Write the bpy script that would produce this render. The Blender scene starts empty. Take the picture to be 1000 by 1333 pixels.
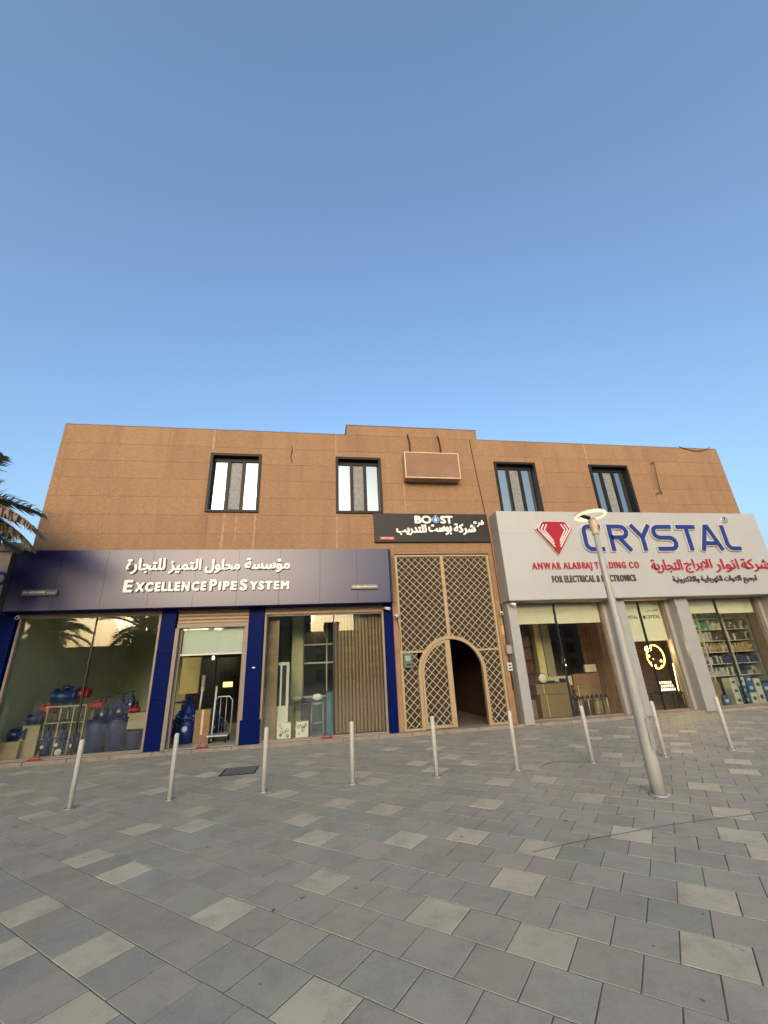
import bpy, math, random
from mathutils import Vector, Matrix
random.seed(7)
sc = bpy.context.scene
col = sc.collection

# ------------------------------------------------------------------ camera, sky, sun, exposure
cam_d = bpy.data.cameras.new('camera'); cam = bpy.data.objects.new('camera', cam_d); col.objects.link(cam)
cam_d.sensor_fit = 'HORIZONTAL'; cam_d.sensor_width = 36; cam_d.lens = 36 * .535918
cam_d.clip_start = .05; cam_d.clip_end = 3000
R_ = Vector((0.9874470681, -0.1504613982, -0.0480588726)); U_ = Vector((-0.0097862254, -0.3619604606, 0.9321420786)); F_ = Vector((0.1576468121, 0.9199706477, 0.3588892447))
cam.matrix_world = Matrix(((R_.x, U_.x, -F_.x, 0), (R_.y, U_.y, -F_.y, 0), (R_.z, U_.z, -F_.z, 1.76), (0, 0, 0, 1)))
sc.camera = cam
SUN_EL, SUN_AZ = math.radians(12), math.radians(192)      # azimuth clockwise from +Y: low, behind the camera and a little to its left
w = bpy.data.worlds.new('World'); sc.world = w; w.use_nodes = True
nt = w.node_tree; sky = nt.nodes.new('ShaderNodeTexSky'); sky.sky_type = 'NISHITA'; sky.sun_disc = False
sky.sun_elevation = SUN_EL; sky.sun_rotation = SUN_AZ; sky.altitude = 0; sky.air_density = 1.2; sky.dust_density = 6; sky.ozone_density = 3
nt.links.new(sky.outputs[0], nt.nodes['Background'].inputs[0]); nt.nodes['Background'].inputs[1].default_value = .15
sl = bpy.data.lights.new('sun', 'SUN'); sl.energy = .5; sl.angle = math.radians(25); sl.color = (1, .80, .62)
so = bpy.data.objects.new('sun', sl); col.objects.link(so)
sd = Vector((math.sin(SUN_AZ) * math.cos(SUN_EL), math.cos(SUN_AZ) * math.cos(SUN_EL), math.sin(SUN_EL)))
so.rotation_euler = sd.to_track_quat('Z', 'Y').to_euler(); so.location = (-10, -20, 30)
sc.view_settings.view_transform = 'Standard'; sc.view_settings.look = 'None'; sc.view_settings.gamma = 1
sc.view_settings.use_curve_mapping = False; sc.view_settings.exposure = 1.5
try:
    sc.cycles.max_bounces = 8; sc.cycles.transparent_max_bounces = 12; sc.cycles.use_denoising = True
except Exception: pass

# ------------------------------------------------------------------ materials
MATS = {}
def mat(name, c, rough=.7, metal=0, var=.12, scale=3.0, bump=0, bscale=60, c2=None, rnd=0, emit=0, coat=0, island=False, detail=5, spec=None):
    if name in MATS: return MATS[name]
    m = bpy.data.materials.new(name); m.use_nodes = True; n = m.node_tree.nodes; l = m.node_tree.links
    b = n['Principled BSDF']; b.inputs['Roughness'].default_value = rough; b.inputs['Metallic'].default_value = metal
    if coat: b.inputs['Coat Weight'].default_value = coat; b.inputs['Coat Roughness'].default_value = .08
    if spec is not None: b.inputs['Specular IOR Level'].default_value = spec
    geo = n.new('ShaderNodeNewGeometry')
    no = n.new('ShaderNodeTexNoise'); no.inputs['Scale'].default_value = scale; no.inputs['Detail'].default_value = detail; no.inputs['Roughness'].default_value = .62
    l.new(geo.outputs['Position'], no.inputs['Vector'])
    mr = n.new('ShaderNodeMapRange'); mr.inputs[1].default_value = .3; mr.inputs[2].default_value = .7
    mr.inputs[3].default_value = 0; mr.inputs[4].default_value = 1; l.new(no.outputs['Fac'], mr.inputs[0])
    mx = n.new('ShaderNodeMix'); mx.data_type = 'RGBA'
    a = [max(0, x * (1 - var)) for x in c[:3]] + [1]; d = [x * (1 + var) for x in (c2 or c)[:3]] + [1]
    mx.inputs[6].default_value = a; mx.inputs[7].default_value = d; l.new(mr.outputs[0], mx.inputs[0])
    out = mx.outputs[2]
    if rnd:
        oi = n.new('ShaderNodeObjectInfo'); src = geo.outputs['Random Per Island'] if island else oi.outputs['Random']
        m2 = n.new('ShaderNodeMapRange'); m2.inputs[3].default_value = 1 - rnd; m2.inputs[4].default_value = 1 + rnd; l.new(src, m2.inputs[0])
        vm = n.new('ShaderNodeVectorMath'); vm.operation = 'SCALE'; l.new(out, vm.inputs[0]); l.new(m2.outputs[0], vm.inputs['Scale']); out = vm.outputs[0]
    l.new(out, b.inputs['Base Color'])
    if emit:
        l.new(out, b.inputs['Emission Color']); b.inputs['Emission Strength'].default_value = emit
    if bump:
        nb = n.new('ShaderNodeTexNoise'); nb.inputs['Scale'].default_value = bscale; nb.inputs['Detail'].default_value = 3; l.new(geo.outputs['Position'], nb.inputs['Vector'])
        bp = n.new('ShaderNodeBump'); bp.inputs['Strength'].default_value = bump; bp.inputs['Distance'].default_value = .01
        l.new(nb.outputs['Fac'], bp.inputs['Height']); l.new(bp.outputs[0], b.inputs['Normal'])
    m.diffuse_color = (*c[:3], 1); MATS[name] = m; return m
def glass(name, tint=(.8, .84, .8), lo=.07, rough=.0):
    m = bpy.data.materials.new(name); m.use_nodes = True; n = m.node_tree.nodes; l = m.node_tree.links
    n.remove(n['Principled BSDF']); out = n['Material Output']
    t = n.new('ShaderNodeBsdfTransparent'); t.inputs[0].default_value = (*tint, 1); g = n.new('ShaderNodeBsdfGlossy'); g.inputs['Roughness'].default_value = rough
    lw = n.new('ShaderNodeLayerWeight'); lw.inputs[0].default_value = .5
    p = n.new('ShaderNodeMath'); p.operation = 'POWER'; p.inputs[1].default_value = 4; l.new(lw.outputs['Facing'], p.inputs[0])
    a = n.new('ShaderNodeMath'); a.operation = 'MULTIPLY_ADD'; a.inputs[1].default_value = 1 - lo; a.inputs[2].default_value = lo; l.new(p.outputs[0], a.inputs[0])
    mx = n.new('ShaderNodeMixShader'); l.new(a.outputs[0], mx.inputs[0]); l.new(t.outputs[0], mx.inputs[1]); l.new(g.outputs[0], mx.inputs[2]); l.new(mx.outputs[0], out.inputs[0])
    MATS[name] = m; return m

def wall_mat():
    # rough tan stone cladding: sandy speckle, soft weathering, pale run-off streaks
    m = bpy.data.materials.new('tan_stone_cladding'); m.use_nodes = True; n = m.node_tree.nodes; l = m.node_tree.links; b = n['Principled BSDF']
    b.inputs['Roughness'].default_value = .88
    geo = n.new('ShaderNodeNewGeometry'); sep = n.new('ShaderNodeSeparateXYZ'); l.new(geo.outputs['Position'], sep.inputs[0])
    def noise(sc_, det, rough=.6, stretch=None):
        t = n.new('ShaderNodeTexNoise'); t.inputs['Scale'].default_value = sc_; t.inputs['Detail'].default_value = det; t.inputs['Roughness'].default_value = rough
        if stretch:
            mp = n.new('ShaderNodeMapping'); mp.inputs['Scale'].default_value = stretch; l.new(geo.outputs['Position'], mp.inputs[0]); l.new(mp.outputs[0], t.inputs[0])
        else: l.new(geo.outputs['Position'], t.inputs[0])
        return t.outputs['Fac']
    def mixc(f, a, c):
        x = n.new('ShaderNodeMix'); x.data_type = 'RGBA'; l.new(f, x.inputs[0])
        for s, v in ((6, a), (7, c)):
            if isinstance(v, tuple): x.inputs[s].default_value = (*v, 1)
            else: l.new(v, x.inputs[s])
        return x.outputs[2]
    def mr(f, a, b_, c=0, d=1):
        x = n.new('ShaderNodeMapRange'); x.inputs[1].default_value = a; x.inputs[2].default_value = b_; x.inputs[3].default_value = c; x.inputs[4].default_value = d; l.new(f, x.inputs[0]); return x.outputs[0]
    base = mixc(mr(noise(19, 4, .7), .36, .64), (.165, .092, .047), (.262, .155, .084))
    base = mixc(mr(noise(.5, 6), .35, .65, 0, .55), base, (.25, .15, .083))
    base = mixc(mr(noise(1.0, 3, .6, (5, 1, 34)), .5, .62, 0, .38), base, (.30, .185, .11))
    base = mixc(mr(noise(1.0, 3, .6, (7, 1, 30)), .55, .68, 0, .4), base, (.13, .072, .038))
    base = mixc(mr(noise(3.0, 4, .6, (.8, 1, .12)), .5, .75, 0, .5), base, (.15, .088, .05))
    # pale run-off streaks at a few places along the wall
    fac = None
    for x0, wd, z0, z1 in ((-3.57, .035, 8.95, 9.9), (-3.0, .05, 5.3, 6.8), (-2.62, .025, 5.9, 6.8), (-2.03, .04, 5.3, 6.8), (.62, .04, 5.3, 6.8), (.6, .03, 8.9, 9.9), (10.5, .04, 8.9, 9.9), (3.0, .03, 6.9, 8.0)):
        d = n.new('ShaderNodeMath'); d.operation = 'SUBTRACT'; l.new(sep.outputs[0], d.inputs[0]); d.inputs[1].default_value = x0
        ab = n.new('ShaderNodeMath'); ab.operation = 'ABSOLUTE'; l.new(d.outputs[0], ab.inputs[0])
        s1 = mr(ab.outputs[0], 0, wd, 1, 0); s2 = mr(sep.outputs[2], z0 - .15, z0, 0, 1); s3 = mr(sep.outputs[2], z1 - .02, z1, 1, 0)
        p = n.new('ShaderNodeMath'); p.operation = 'MULTIPLY'; l.new(s1, p.inputs[0]); l.new(s2, p.inputs[1])
        q = n.new('ShaderNodeMath'); q.operation = 'MULTIPLY'; l.new(p.outputs[0], q.inputs[0]); l.new(s3, q.inputs[1])
        if fac is None: fac = q.outputs[0]
        else:
            a = n.new('ShaderNodeMath'); a.operation = 'MAXIMUM'; l.new(fac, a.inputs[0]); l.new(q.outputs[0], a.inputs[1]); fac = a.outputs[0]
    f2 = n.new('ShaderNodeMath'); f2.operation = 'MULTIPLY'; l.new(fac, f2.inputs[0]); l.new(mr(noise(8, 4), .3, .6, 0, .55), f2.inputs[1])
    base = mixc(f2.outputs[0], base, (.42, .34, .27))
    oi = n.new('ShaderNodeObjectInfo'); vm = n.new('ShaderNodeVectorMath'); vm.operation = 'SCALE'; l.new(base, vm.inputs[0]); l.new(mr(oi.outputs['Random'], 0, 1, .95, 1.05), vm.inputs['Scale'])
    l.new(vm.outputs[0], b.inputs['Base Color'])
    bp = n.new('ShaderNodeBump'); bp.inputs['Strength'].default_value = .6; bp.inputs['Distance'].default_value = .02; l.new(noise(34, 3, .7), bp.inputs['Height']); l.new(bp.outputs[0], b.inputs['Normal'])
    m.diffuse_color = (.45, .25, .13, 1); return m
M_WALL = wall_mat()

def paving_mat(name, ca, cb, island, rnd):
    m = bpy.data.materials.new(name); m.use_nodes = True; n = m.node_tree.nodes; l = m.node_tree.links; b = n['Principled BSDF']
    b.inputs['Roughness'].default_value = .62; b.inputs['Specular IOR Level'].default_value = .35
    geo = n.new('ShaderNodeNewGeometry'); oi = n.new('ShaderNodeObjectInfo')
    src = geo.outputs['Random Per Island'] if island else oi.outputs['Random']
    def noise(s, d, r=.6):
        t = n.new('ShaderNodeTexNoise'); t.inputs['Scale'].default_value = s; t.inputs['Detail'].default_value = d; t.inputs['Roughness'].default_value = r; l.new(geo.outputs['Position'], t.inputs[0]); return t.outputs['Fac']
    def mr(f, a, b_, c=0, d=1):
        x = n.new('ShaderNodeMapRange'); x.inputs[1].default_value = a; x.inputs[2].default_value = b_; x.inputs[3].default_value = c; x.inputs[4].default_value = d; l.new(f, x.inputs[0]); return x.outputs[0]
    def mixc(f, a, c):
        x = n.new('ShaderNodeMix'); x.data_type = 'RGBA'; l.new(f, x.inputs[0])
        for s, v in ((6, a), (7, c)):
            if isinstance(v, tuple): x.inputs[s].default_value = (*v, 1)
            else: l.new(v, x.inputs[s])
        return x.outputs[2]
    c = mixc(src, ca, cb)
    # second, decorrelated random: brightness
    wn = n.new('ShaderNodeTexWhiteNoise'); wn.noise_dimensions = '1D'; l.new(src, wn.inputs['W'])
    vm = n.new('ShaderNodeVectorMath'); vm.operation = 'SCALE'; l.new(c, vm.inputs[0]); l.new(mr(wn.outputs['Value'], 0, 1, 1 - rnd, 1 + rnd), vm.inputs['Scale']); c = vm.outputs[0]
    dust = n.new('ShaderNodeMath'); dust.operation = 'MULTIPLY'; l.new(mr(noise(.35, 5), .42, .68), dust.inputs[0]); dust.inputs[1].default_value = .75
    c = mixc(dust.outputs[0], c, (.37, .32, .24))
    c = mixc(mr(noise(2.6, 8, .75), .46, .70, 0, .65), c, (.165, .158, .13))
    c = mixc(mr(noise(45, 5, .85), .35, .7, 0, .4), c, (.42, .39, .33))
    c = mixc(mr(noise(130, 2, .8), .5, .75, 0, .45), c, (.14, .135, .12))
    c = mixc(mr(noise(7, 2, .5), .72, .75, 0, .75), c, (.06, .055, .05))
    l.new(c, b.inputs['Base Color'])
    l.new(mr(noise(5, 4), .3, .7, .5, .75), b.inputs['Roughness'])
    bp = n.new('ShaderNodeBump'); bp.inputs['Strength'].default_value = .25; bp.inputs['Distance'].default_value = .004; l.new(noise(90, 4, .7), bp.inputs['Height']); l.new(bp.outputs[0], b.inputs['Normal'])
    m.diffuse_color = (*ca, 1); MATS[name] = m; return m

GR_A, GR_B = (.272, .270, .212), (.325, .280, .208)
PA_A, PA_B = (.57, .50, .345), (.50, .43, .29)
M_TG = paving_mat('grey_paver', GR_A, GR_B, False, .13); M_TP = paving_mat('beige_paver', PA_A, PA_B, False, .05)
M_TG2 = paving_mat('grey_paver_field', GR_A, GR_B, True, .13); M_TP2 = paving_mat('beige_paver_field', PA_A, PA_B, True, .05)
M_JOINT = mat('sandy_joint', (.105, .098, .08), .95, var=.45, scale=3)
M_NAVY = mat('navy_composite_panel', (.006, .009, .062), .30, metal=.0, var=.06, scale=.7, spec=.42)
M_PILL = mat('blue_pillar_panel', (.001, .006, .065), .45, var=.15, scale=2.5, spec=.03)
M_GREY = mat('grey_composite_panel', (.335, .335, .335), .45, metal=.1, var=.04, scale=.8)
M_GREYD = mat('grey_side_panel', (.3, .28, .26), .45, metal=.2, var=.06)
M_COLG = mat('light_grey_column_panel', (.30, .295, .29), .4, metal=.15, var=.05)
M_DARK = mat('near_black', (.02, .02, .02), .8)
M_SIGNBK = mat('charcoal_sign_panel', (.016, .016, .017), .5, var=.12, spec=.25)
M_BLKFR = mat('black_window_frame', (.009, .009, .010), .5, var=.15, spec=.2)
M_WHT = mat('white_letter', (.62, .60, .57), .45, var=.04)
M_WHTP = mat('white_painted_metal', (.46, .45, .42), .42, var=.08, scale=9)
M_CREAM = mat('cream_wall_paint', (.60, .61, .43), .85, var=.06)
M_CEIL = mat('ceiling_paint', (.75, .75, .66), .9)
M_FLOOR = mat('shop_floor_tile', (.42, .43, .38), .25, var=.08)
M_TAN = mat('tan_shutter_metal', (.25, .175, .11), .5, metal=.1, var=.08, scale=6)
M_TANL = mat('tan_rail', (.205, .165, .13), .55, var=.1)
M_ORG = mat('orange_render', (.25, .145, .078), .85, var=.16, scale=2.2, bump=.5, bscale=45)
M_GATE = mat('cream_gate_paint', (.30, .215, .12), .5, var=.1, scale=5)
M_LATT = mat('lattice_paint', (.46, .40, .30), .55, var=.12, scale=6)
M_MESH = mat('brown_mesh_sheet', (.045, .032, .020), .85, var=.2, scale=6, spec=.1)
M_CARD = mat('cardboard', (.19, .125, .065), .85, var=.1, scale=8)
M_VALVE = mat('blue_enamel', (.003, .018, .11), .35, var=.45, scale=14)
M_RED = mat('red_enamel', (.30, .012, .012), .4, var=.15)
M_BLKM = mat('black_metal', (.012, .012, .013), .5, var=.2, spec=.3)
M_GALV = mat('galvanised_steel', (.45, .46, .46), .4, metal=.6, var=.1)
M_BLIND = mat('cream_roller_blind', (.60, .575, .50), .8, var=.04, scale=4)
M_KERB = mat('tan_kerb_stone', (.22, .18, .14), .8, var=.22, scale=4, bump=.3)
M_WOOD = mat('brown_slat', (.19, .13, .085), .6, var=.15, scale=9)
M_WOODB = mat('brown_backing', (.10, .065, .04), .8)
M_BLUEL = mat('royal_blue_letter', (.008, .028, .16), .45, var=.06, spec=.25)
M_REDL = mat('crimson_letter', (.27, .008, .022), .5, var=.06, spec=.25)
M_RIM = mat('pale_letter_edge', (.48, .46, .46), .45)
M_GREYL = mat('dark_grey_letter', (.05, .045, .045), .6)
M_DBR = mat('dark_brown_drape', (.12, .065, .035), .7, var=.3, scale=6)
M_GLASS = glass('shop_glass', (.92, .94, .89), .052)
M_SCREEN = mat('grey_film_pane', (.17, .18, .185), .6, var=.3, scale=14, spec=.3)
M_PANE = mat('reflective_coated_glass', (.23, .27, .29), .04, metal=.95, var=.02)
M_TRUNK = mat('palm_bark', (.17, .12, .075), .9, var=.35, scale=9, bump=.8, bscale=20)
M_FROND = mat('palm_frond', (.13, .145, .085), .55, var=.35, scale=3, rnd=.2)
M_DRYF = mat('dry_palm_frond', (.17, .12, .075), .75, var=.3, scale=4, rnd=.15)

# ------------------------------------------------------------------ mesh helpers
class MB:
    def __init__(s): s.v = []; s.f = []; s.mi = []; s.sm = []
    def add(s, vs, fs, mi=0, smooth=False):
        o = len(s.v); s.v += [tuple(v) for v in vs]
        for f in fs: s.f.append(tuple(i + o for i in f)); s.mi.append(mi); s.sm.append(smooth)
        return s
    def box(s, x0, x1, y0, y1, z0, z1, mi=0, m=None):
        vs = [(x, y, z) for z in (z0, z1) for y in (y0, y1) for x in (x0, x1)]
        if m is not None: vs = [m @ Vector(v) for v in vs]
        return s.add(vs, [(0, 2, 3, 1), (4, 5, 7, 6), (0, 1, 5, 4), (2, 6, 7, 3), (0, 4, 6, 2), (1, 3, 7, 5)], mi)
    def prism(s, pts, y0, y1, mi=0):
        # polygon in XZ (counter-clockwise seen from -Y), from y0 (front) to y1
        n = len(pts); vs = [(x, y0, z) for x, z in pts] + [(x, y1, z) for x, z in pts]
        return s.add(vs, [tuple(range(n)), tuple(range(2 * n - 1, n - 1, -1))] + [(i, i + n, (i + 1) % n + n, (i + 1) % n) for i in range(n)], mi)
    def tube(s, path, r, n=8, mi=0, cap=True, smooth=True):
        path = [Vector(p) for p in path]; rs = r if isinstance(r, (list, tuple)) else [r] * len(path); rings = []
        up = None
        for i, p in enumerate(path):
            t = (path[min(i + 1, len(path) - 1)] - path[max(i - 1, 0)]).normalized()
            a = t.cross(Vector((0, 0, 1)) if abs(t.z) < .95 else Vector((0, 1, 0))).normalized() if up is None else (up - t * up.dot(t)).normalized()
            up = a; b = t.cross(a)
            rings.append([p + (a * math.cos(2 * math.pi * k / n) + b * math.sin(2 * math.pi * k / n)) * rs[i] for k in range(n)])
        vs = [v for rg in rings for v in rg]; fs = []
        for i in range(len(path) - 1):
            for k in range(n): fs.append((i * n + k, i * n + (k + 1) % n, (i + 1) * n + (k + 1) % n, (i + 1) * n + k))
        s.add(vs, fs, mi, smooth)
        if cap:
            o = len(s.v) - len(vs); s.f.append(tuple(range(o + n - 1, o - 1, -1))); s.f.append(tuple(range(o + (len(path) - 1) * n, o + len(path) * n))); s.mi += [mi, mi]; s.sm += [False, False]
        return s
    def lathe(s, prof, c=(0, 0, 0), n=16, mi=0, axis='z', smooth=True):
        vs = []
        for r, h in prof:
            for k in range(n):
                a = 2 * math.pi * k / n; x, y = r * math.cos(a), r * math.sin(a)
                p = {'z': (x, y, h), 'y': (x, h, y), 'x': (h, x, y)}[axis]
                vs.append((c[0] + p[0], c[1] + p[1], c[2] + p[2]))
        fs = []
        for i in range(len(prof) - 1):
            for k in range(n):
                q = (i * n + k, i * n + (k + 1) % n, (i + 1) * n + (k + 1) % n, (i + 1) * n + k)
                fs.append(q if axis != 'y' else q[::-1])
        return s.add(vs, fs, mi, smooth)
    def torus(s, c, R, r, n=24, k=8, axis='z', mi=0):
        path = []; vs = []; fs = []
        for i in range(n):
            a = 2 * math.pi * i / n
            for j in range(k):
                b = 2 * math.pi * j / k; q = R + r * math.cos(b); p = (q * math.cos(a), q * math.sin(a), r * math.sin(b))
                p = {'z': p, 'y': (p[0], p[2], p[1]), 'x': (p[2], p[0], p[1])}[axis]
                vs.append((c[0] + p[0], c[1] + p[1], c[2] + p[2]))
        for i in range(n):
            for j in range(k): fs.append((i * k + j, ((i + 1) % n) * k + j, ((i + 1) % n) * k + (j + 1) % k, i * k + (j + 1) % k))
        return s.add(vs, fs, mi, True)
    def build(s, name, mats, parent=None, label=None, kind=None, bevel=0):
        org = gloc(parent) if parent else Vector((0, 0, 0))
        me = bpy.data.meshes.new(name); me.from_pydata([(v[0] - org.x, v[1] - org.y, v[2] - org.z) for v in s.v], [], s.f)
        for m in (mats if isinstance(mats, (list, tuple)) else [mats]): me.materials.append(m)
        me.polygons.foreach_set('material_index', s.mi); me.polygons.foreach_set('use_smooth', s.sm); me.update()
        o = bpy.data.objects.new(name, me); col.objects.link(o)
        if parent: o.parent = parent
        if label: o['label'] = label
        if kind: o['kind'] = kind
        if bevel:
            b = o.modifiers.new('bevel', 'BEVEL'); b.width = bevel; b.segments = 2; b.limit_method = 'ANGLE'
        return o
def gloc(o):
    v = Vector((0, 0, 0))
    while o is not None: v += o.location; o = o.parent
    return v
def thing(name, label, cat, loc=(0, 0, 0), group=None):
    o = bpy.data.objects.new(name, None); col.objects.link(o); o.location = loc; o.empty_display_size = .2
    o['label'] = label; o['category'] = cat
    if group: o['group'] = group
    return o
def tag(o, label, cat, group=None):
    o['label'] = label; o['category'] = cat
    if group: o['group'] = group
    return o
def kids(o): return [c for c in bpy.data.objects if c.parent == o]
TREE = {}
def snapshot(o): return (o, [snapshot(c) for c in kids(o)])
def copy_snap(sn, parent=None):
    o, ch = sn; c = o.copy(); col.objects.link(c); c.parent = parent
    for x in ch: copy_snap(x, c)
    return c
def box(name, m, x0, x1, y0, y1, z0, z1, parent=None, **k): return MB().box(x0, x1, y0, y1, z0, z1).build(name, m, parent, **k)
def minus(rect, holes):
    # split rectangle by holes into rectangles (x0,x1,z0,z1)
    rs = [rect]
    for h in holes:
        out = []
        for a in rs:
            x0, x1, z0, z1 = a
            if h[0] >= x1 or h[1] <= x0 or h[2] >= z1 or h[3] <= z0: out.append(a); continue
            if h[0] > x0: out.append((x0, h[0], z0, z1))
            if h[1] < x1: out.append((h[1], x1, z0, z1))
            xa, xb = max(x0, h[0]), min(x1, h[1])
            if h[2] > z0: out.append((xa, xb, z0, h[2]))
            if h[3] < z1: out.append((xa, xb, h[3], z1))
        rs = out
    return rs

# ---- text
AF = {'ا': (0xFE8D, 0xFE8E, 0, 0), 'ب': (0xFE8F, 0xFE90, 0xFE91, 0xFE92), 'ة': (0xFE93, 0xFE94, 0, 0), 'ت': (0xFE95, 0xFE96, 0xFE97, 0xFE98), 'ج': (0xFE9D, 0xFE9E, 0xFE9F, 0xFEA0), 'ح': (0xFEA1, 0xFEA2, 0xFEA3, 0xFEA4), 'د': (0xFEA9, 0xFEAA, 0, 0), 'ر': (0xFEAD, 0xFEAE, 0, 0), 'ز': (0xFEAF, 0xFEB0, 0, 0), 'س': (0xFEB1, 0xFEB2, 0xFEB3, 0xFEB4), 'ش': (0xFEB5, 0xFEB6, 0xFEB7, 0xFEB8), 'ع': (0xFEC9, 0xFECA, 0xFECB, 0xFECC), 'ف': (0xFED1, 0xFED2, 0xFED3, 0xFED4), 'ك': (0xFED9, 0xFEDA, 0xFEDB, 0xFEDC), 'ل': (0xFEDD, 0xFEDE, 0xFEDF, 0xFEE0), 'م': (0xFEE1, 0xFEE2, 0xFEE3, 0xFEE4), 'ن': (0xFEE5, 0xFEE6, 0xFEE7, 0xFEE8), 'ه': (0xFEE9, 0xFEEA, 0xFEEB, 0xFEEC), 'و': (0xFEED, 0xFEEE, 0, 0), 'ؤ': (0xFE85, 0xFE86, 0, 0), 'ي': (0xFEF1, 0xFEF2, 0xFEF3, 0xFEF4)}
def shape_ar(s):
    out = []; i = 0; prev = False
    while i < len(s):
        c = s[i]
        if c == 'ل' and i + 1 < len(s) and s[i + 1] == 'ا':
            out.append(chr(0xFEFB + (1 if prev else 0))); prev = False; i += 2; continue
        if c in AF:
            f = AF[c]; nx = i + 1 < len(s) and s[i + 1] in AF
            if f[2] and nx: out.append(chr(f[3] if prev else f[2])); prev = True
            else: out.append(chr(f[1] if prev else f[0])); prev = False
        else: out.append(c); prev = False
        i += 1
    return ''.join(reversed(out))
def text_geo(s):
    c = bpy.data.curves.new('t', 'FONT'); c.body = s; c.size = 1; c.extrude = .5; c.resolution_u = 4
    o = bpy.data.objects.new('t', c); col.objects.link(o)
    bpy.context.view_layer.update(); dg = bpy.context.evaluated_depsgraph_get()
    me = bpy.data.meshes.new_from_object(o.evaluated_get(dg))
    vs = [tuple(v.co) for v in me.vertices]; fs = [tuple(p.vertices) for p in me.polygons]
    bpy.data.objects.remove(o); bpy.data.curves.remove(c); bpy.data.meshes.remove(me)
    return vs, fs
def islands(vs, fs):
    key = {}; rep = list(range(len(vs)))
    def find(a):
        while rep[a] != a: rep[a] = rep[rep[a]]; a = rep[a]
        return a
    for i, v in enumerate(vs):
        k = (round(v[0], 4), round(v[1], 4))
        if k in key: rep[find(i)] = find(key[k])
        else: key[k] = i
    for f in fs:
        for b in f[1:]: rep[find(b)] = find(f[0])
    g = {}
    for f in fs: g.setdefault(find(f[0]), []).append(f)
    L = []
    for k, F in g.items():
        xs = [vs[i][0] for f in F for i in f]; L.append([min(xs), max(xs), F])
    L.sort(key=lambda a: a[0]); out = []
    for a in L:
        if out and min(out[-1][1], a[1]) - a[0] > .6 * min(a[1] - a[0], out[-1][1] - out[-1][0]): out[-1][1] = max(out[-1][1], a[1]); out[-1][2] += a[2]
        else: out.append(a)
    return [a[2] for a in out]
def text(s, x0, x1, z0, z1, yb, depth, m, parent, bold=0, arabic=False, split=True, shear=0, boldz=None, name=None, rim=None, rimw=.02, narrow=1.0):
    """raised lettering: back at yb, front face at yb-depth, filling the given width and height"""
    vs, fs = text_geo(shape_ar(s) if arabic else s)
    xa = min(v[0] for v in vs); xb = max(v[0] for v in vs); za = min(v[1] for v in vs); zb = max(v[1] for v in vs)
    bz = bold * .8 if boldz is None else boldz
    sx = (x1 - x0 - 2 * bold) / (xb - xa); sz = (z1 - z0 - 2 * bz) / (zb - za)
    P = [(x0 + bold + (v[0] - xa) * sx + shear * (v[1] - za) * sz, v[2], z0 + bz + (v[1] - za) * sz) for v in vs]
    grp = islands(vs, fs) if split and not arabic else [fs]
    offs = [(0, 0)] + ([(bold * math.cos(a), bz * math.sin(a)) for a in [i * math.pi / 4 for i in range(8)]] if bold else [])
    res = []
    for F in grp:
        if narrow != 1.0:
            ii = {i for f in F for i in f}; cxm = (min(P[i][0] for i in ii) + max(P[i][0] for i in ii)) / 2
            for i in ii: P[i] = (cxm + (P[i][0] - cxm) * narrow, P[i][1], P[i][2])
        mb = MB(); idx = sorted({i for f in F for i in f}); mp = {a: b for b, a in enumerate(idx)}
        for q, (dx, dz) in enumerate(offs):
            yf = yb - depth - .0004 * q
            mb.add([(P[i][0] + dx, yf if P[i][1] > 0 else yb, P[i][2] + dz) for i in idx], [tuple(mp[i] for i in f) for f in F])
        if rim is not None:
            for q in range(8):
                a = q * math.pi / 4 + .2; dx, dz = (bold + rimw) * math.cos(a), (bz + rimw) * math.sin(a); yf = yb - depth * .7 - .0004 * q
                mb.add([(P[i][0] + dx, yf if P[i][1] > 0 else yb, P[i][2] + dz) for i in idx], [tuple(mp[i] for i in f) for f in F], 1)
        res.append(mb.build(name or ('word' if arabic or not split else 'letter'), [m, rim] if rim is not None else m, parent))
    return res
def strokes(lines, wd, yb, depth, m, parent, rim=None, rimw=.03, name='letter'):
    """letter drawn from thick strokes; lines = polylines in XZ with mitred joints"""
    mb = MB()
    def ribbon(pts, w_, y0, y1, mi):
        n = len(pts); L = []; Rr = []
        for i in range(n):
            p = Vector(pts[i]); a = (p - Vector(pts[i - 1])).normalized() if i else None; b = (Vector(pts[i + 1]) - p).normalized() if i < n - 1 else None
            ext = Vector((0, 0))
            if a is None: t = b; ext = -b * (w_ - wd) / 2
            elif b is None: t = a; ext = a * (w_ - wd) / 2
            else: t = (a + b).normalized()
            nn = Vector((-t.y, t.x)); k = 1 / max(.4, nn.dot(Vector((-(b or a).y, (b or a).x))))
            L.append(p + ext + nn * w_ / 2 * k); Rr.append(p + ext - nn * w_ / 2 * k)
        vs = [(q.x, y, q.y) for y in (y0, y1) for q in L + Rr]; fs = []
        for i in range(n - 1):
            fs += [(n + i, n + i + 1, i + 1, i), (2 * n + i, 2 * n + i + 1, 3 * n + i + 1, 3 * n + i), (i, i + 1, 2 * n + i + 1, 2 * n + i), (3 * n + i, 3 * n + i + 1, n + i + 1, n + i)]
        fs += [(0, 2 * n, 3 * n, n), (n - 1, 2 * n - 1, 4 * n - 1, 3 * n - 1)]
        mb.add(vs, fs, mi)
    for q, l_ in enumerate(lines):
        ribbon(l_, wd, yb - depth - .001 * q, yb, 0)
        if rim is not None: ribbon(l_, wd + 2 * rimw, yb - depth * .72 - .001 * q, yb, 1)
    return mb.build(name, [m, rim] if rim is not None else m, parent)

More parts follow.
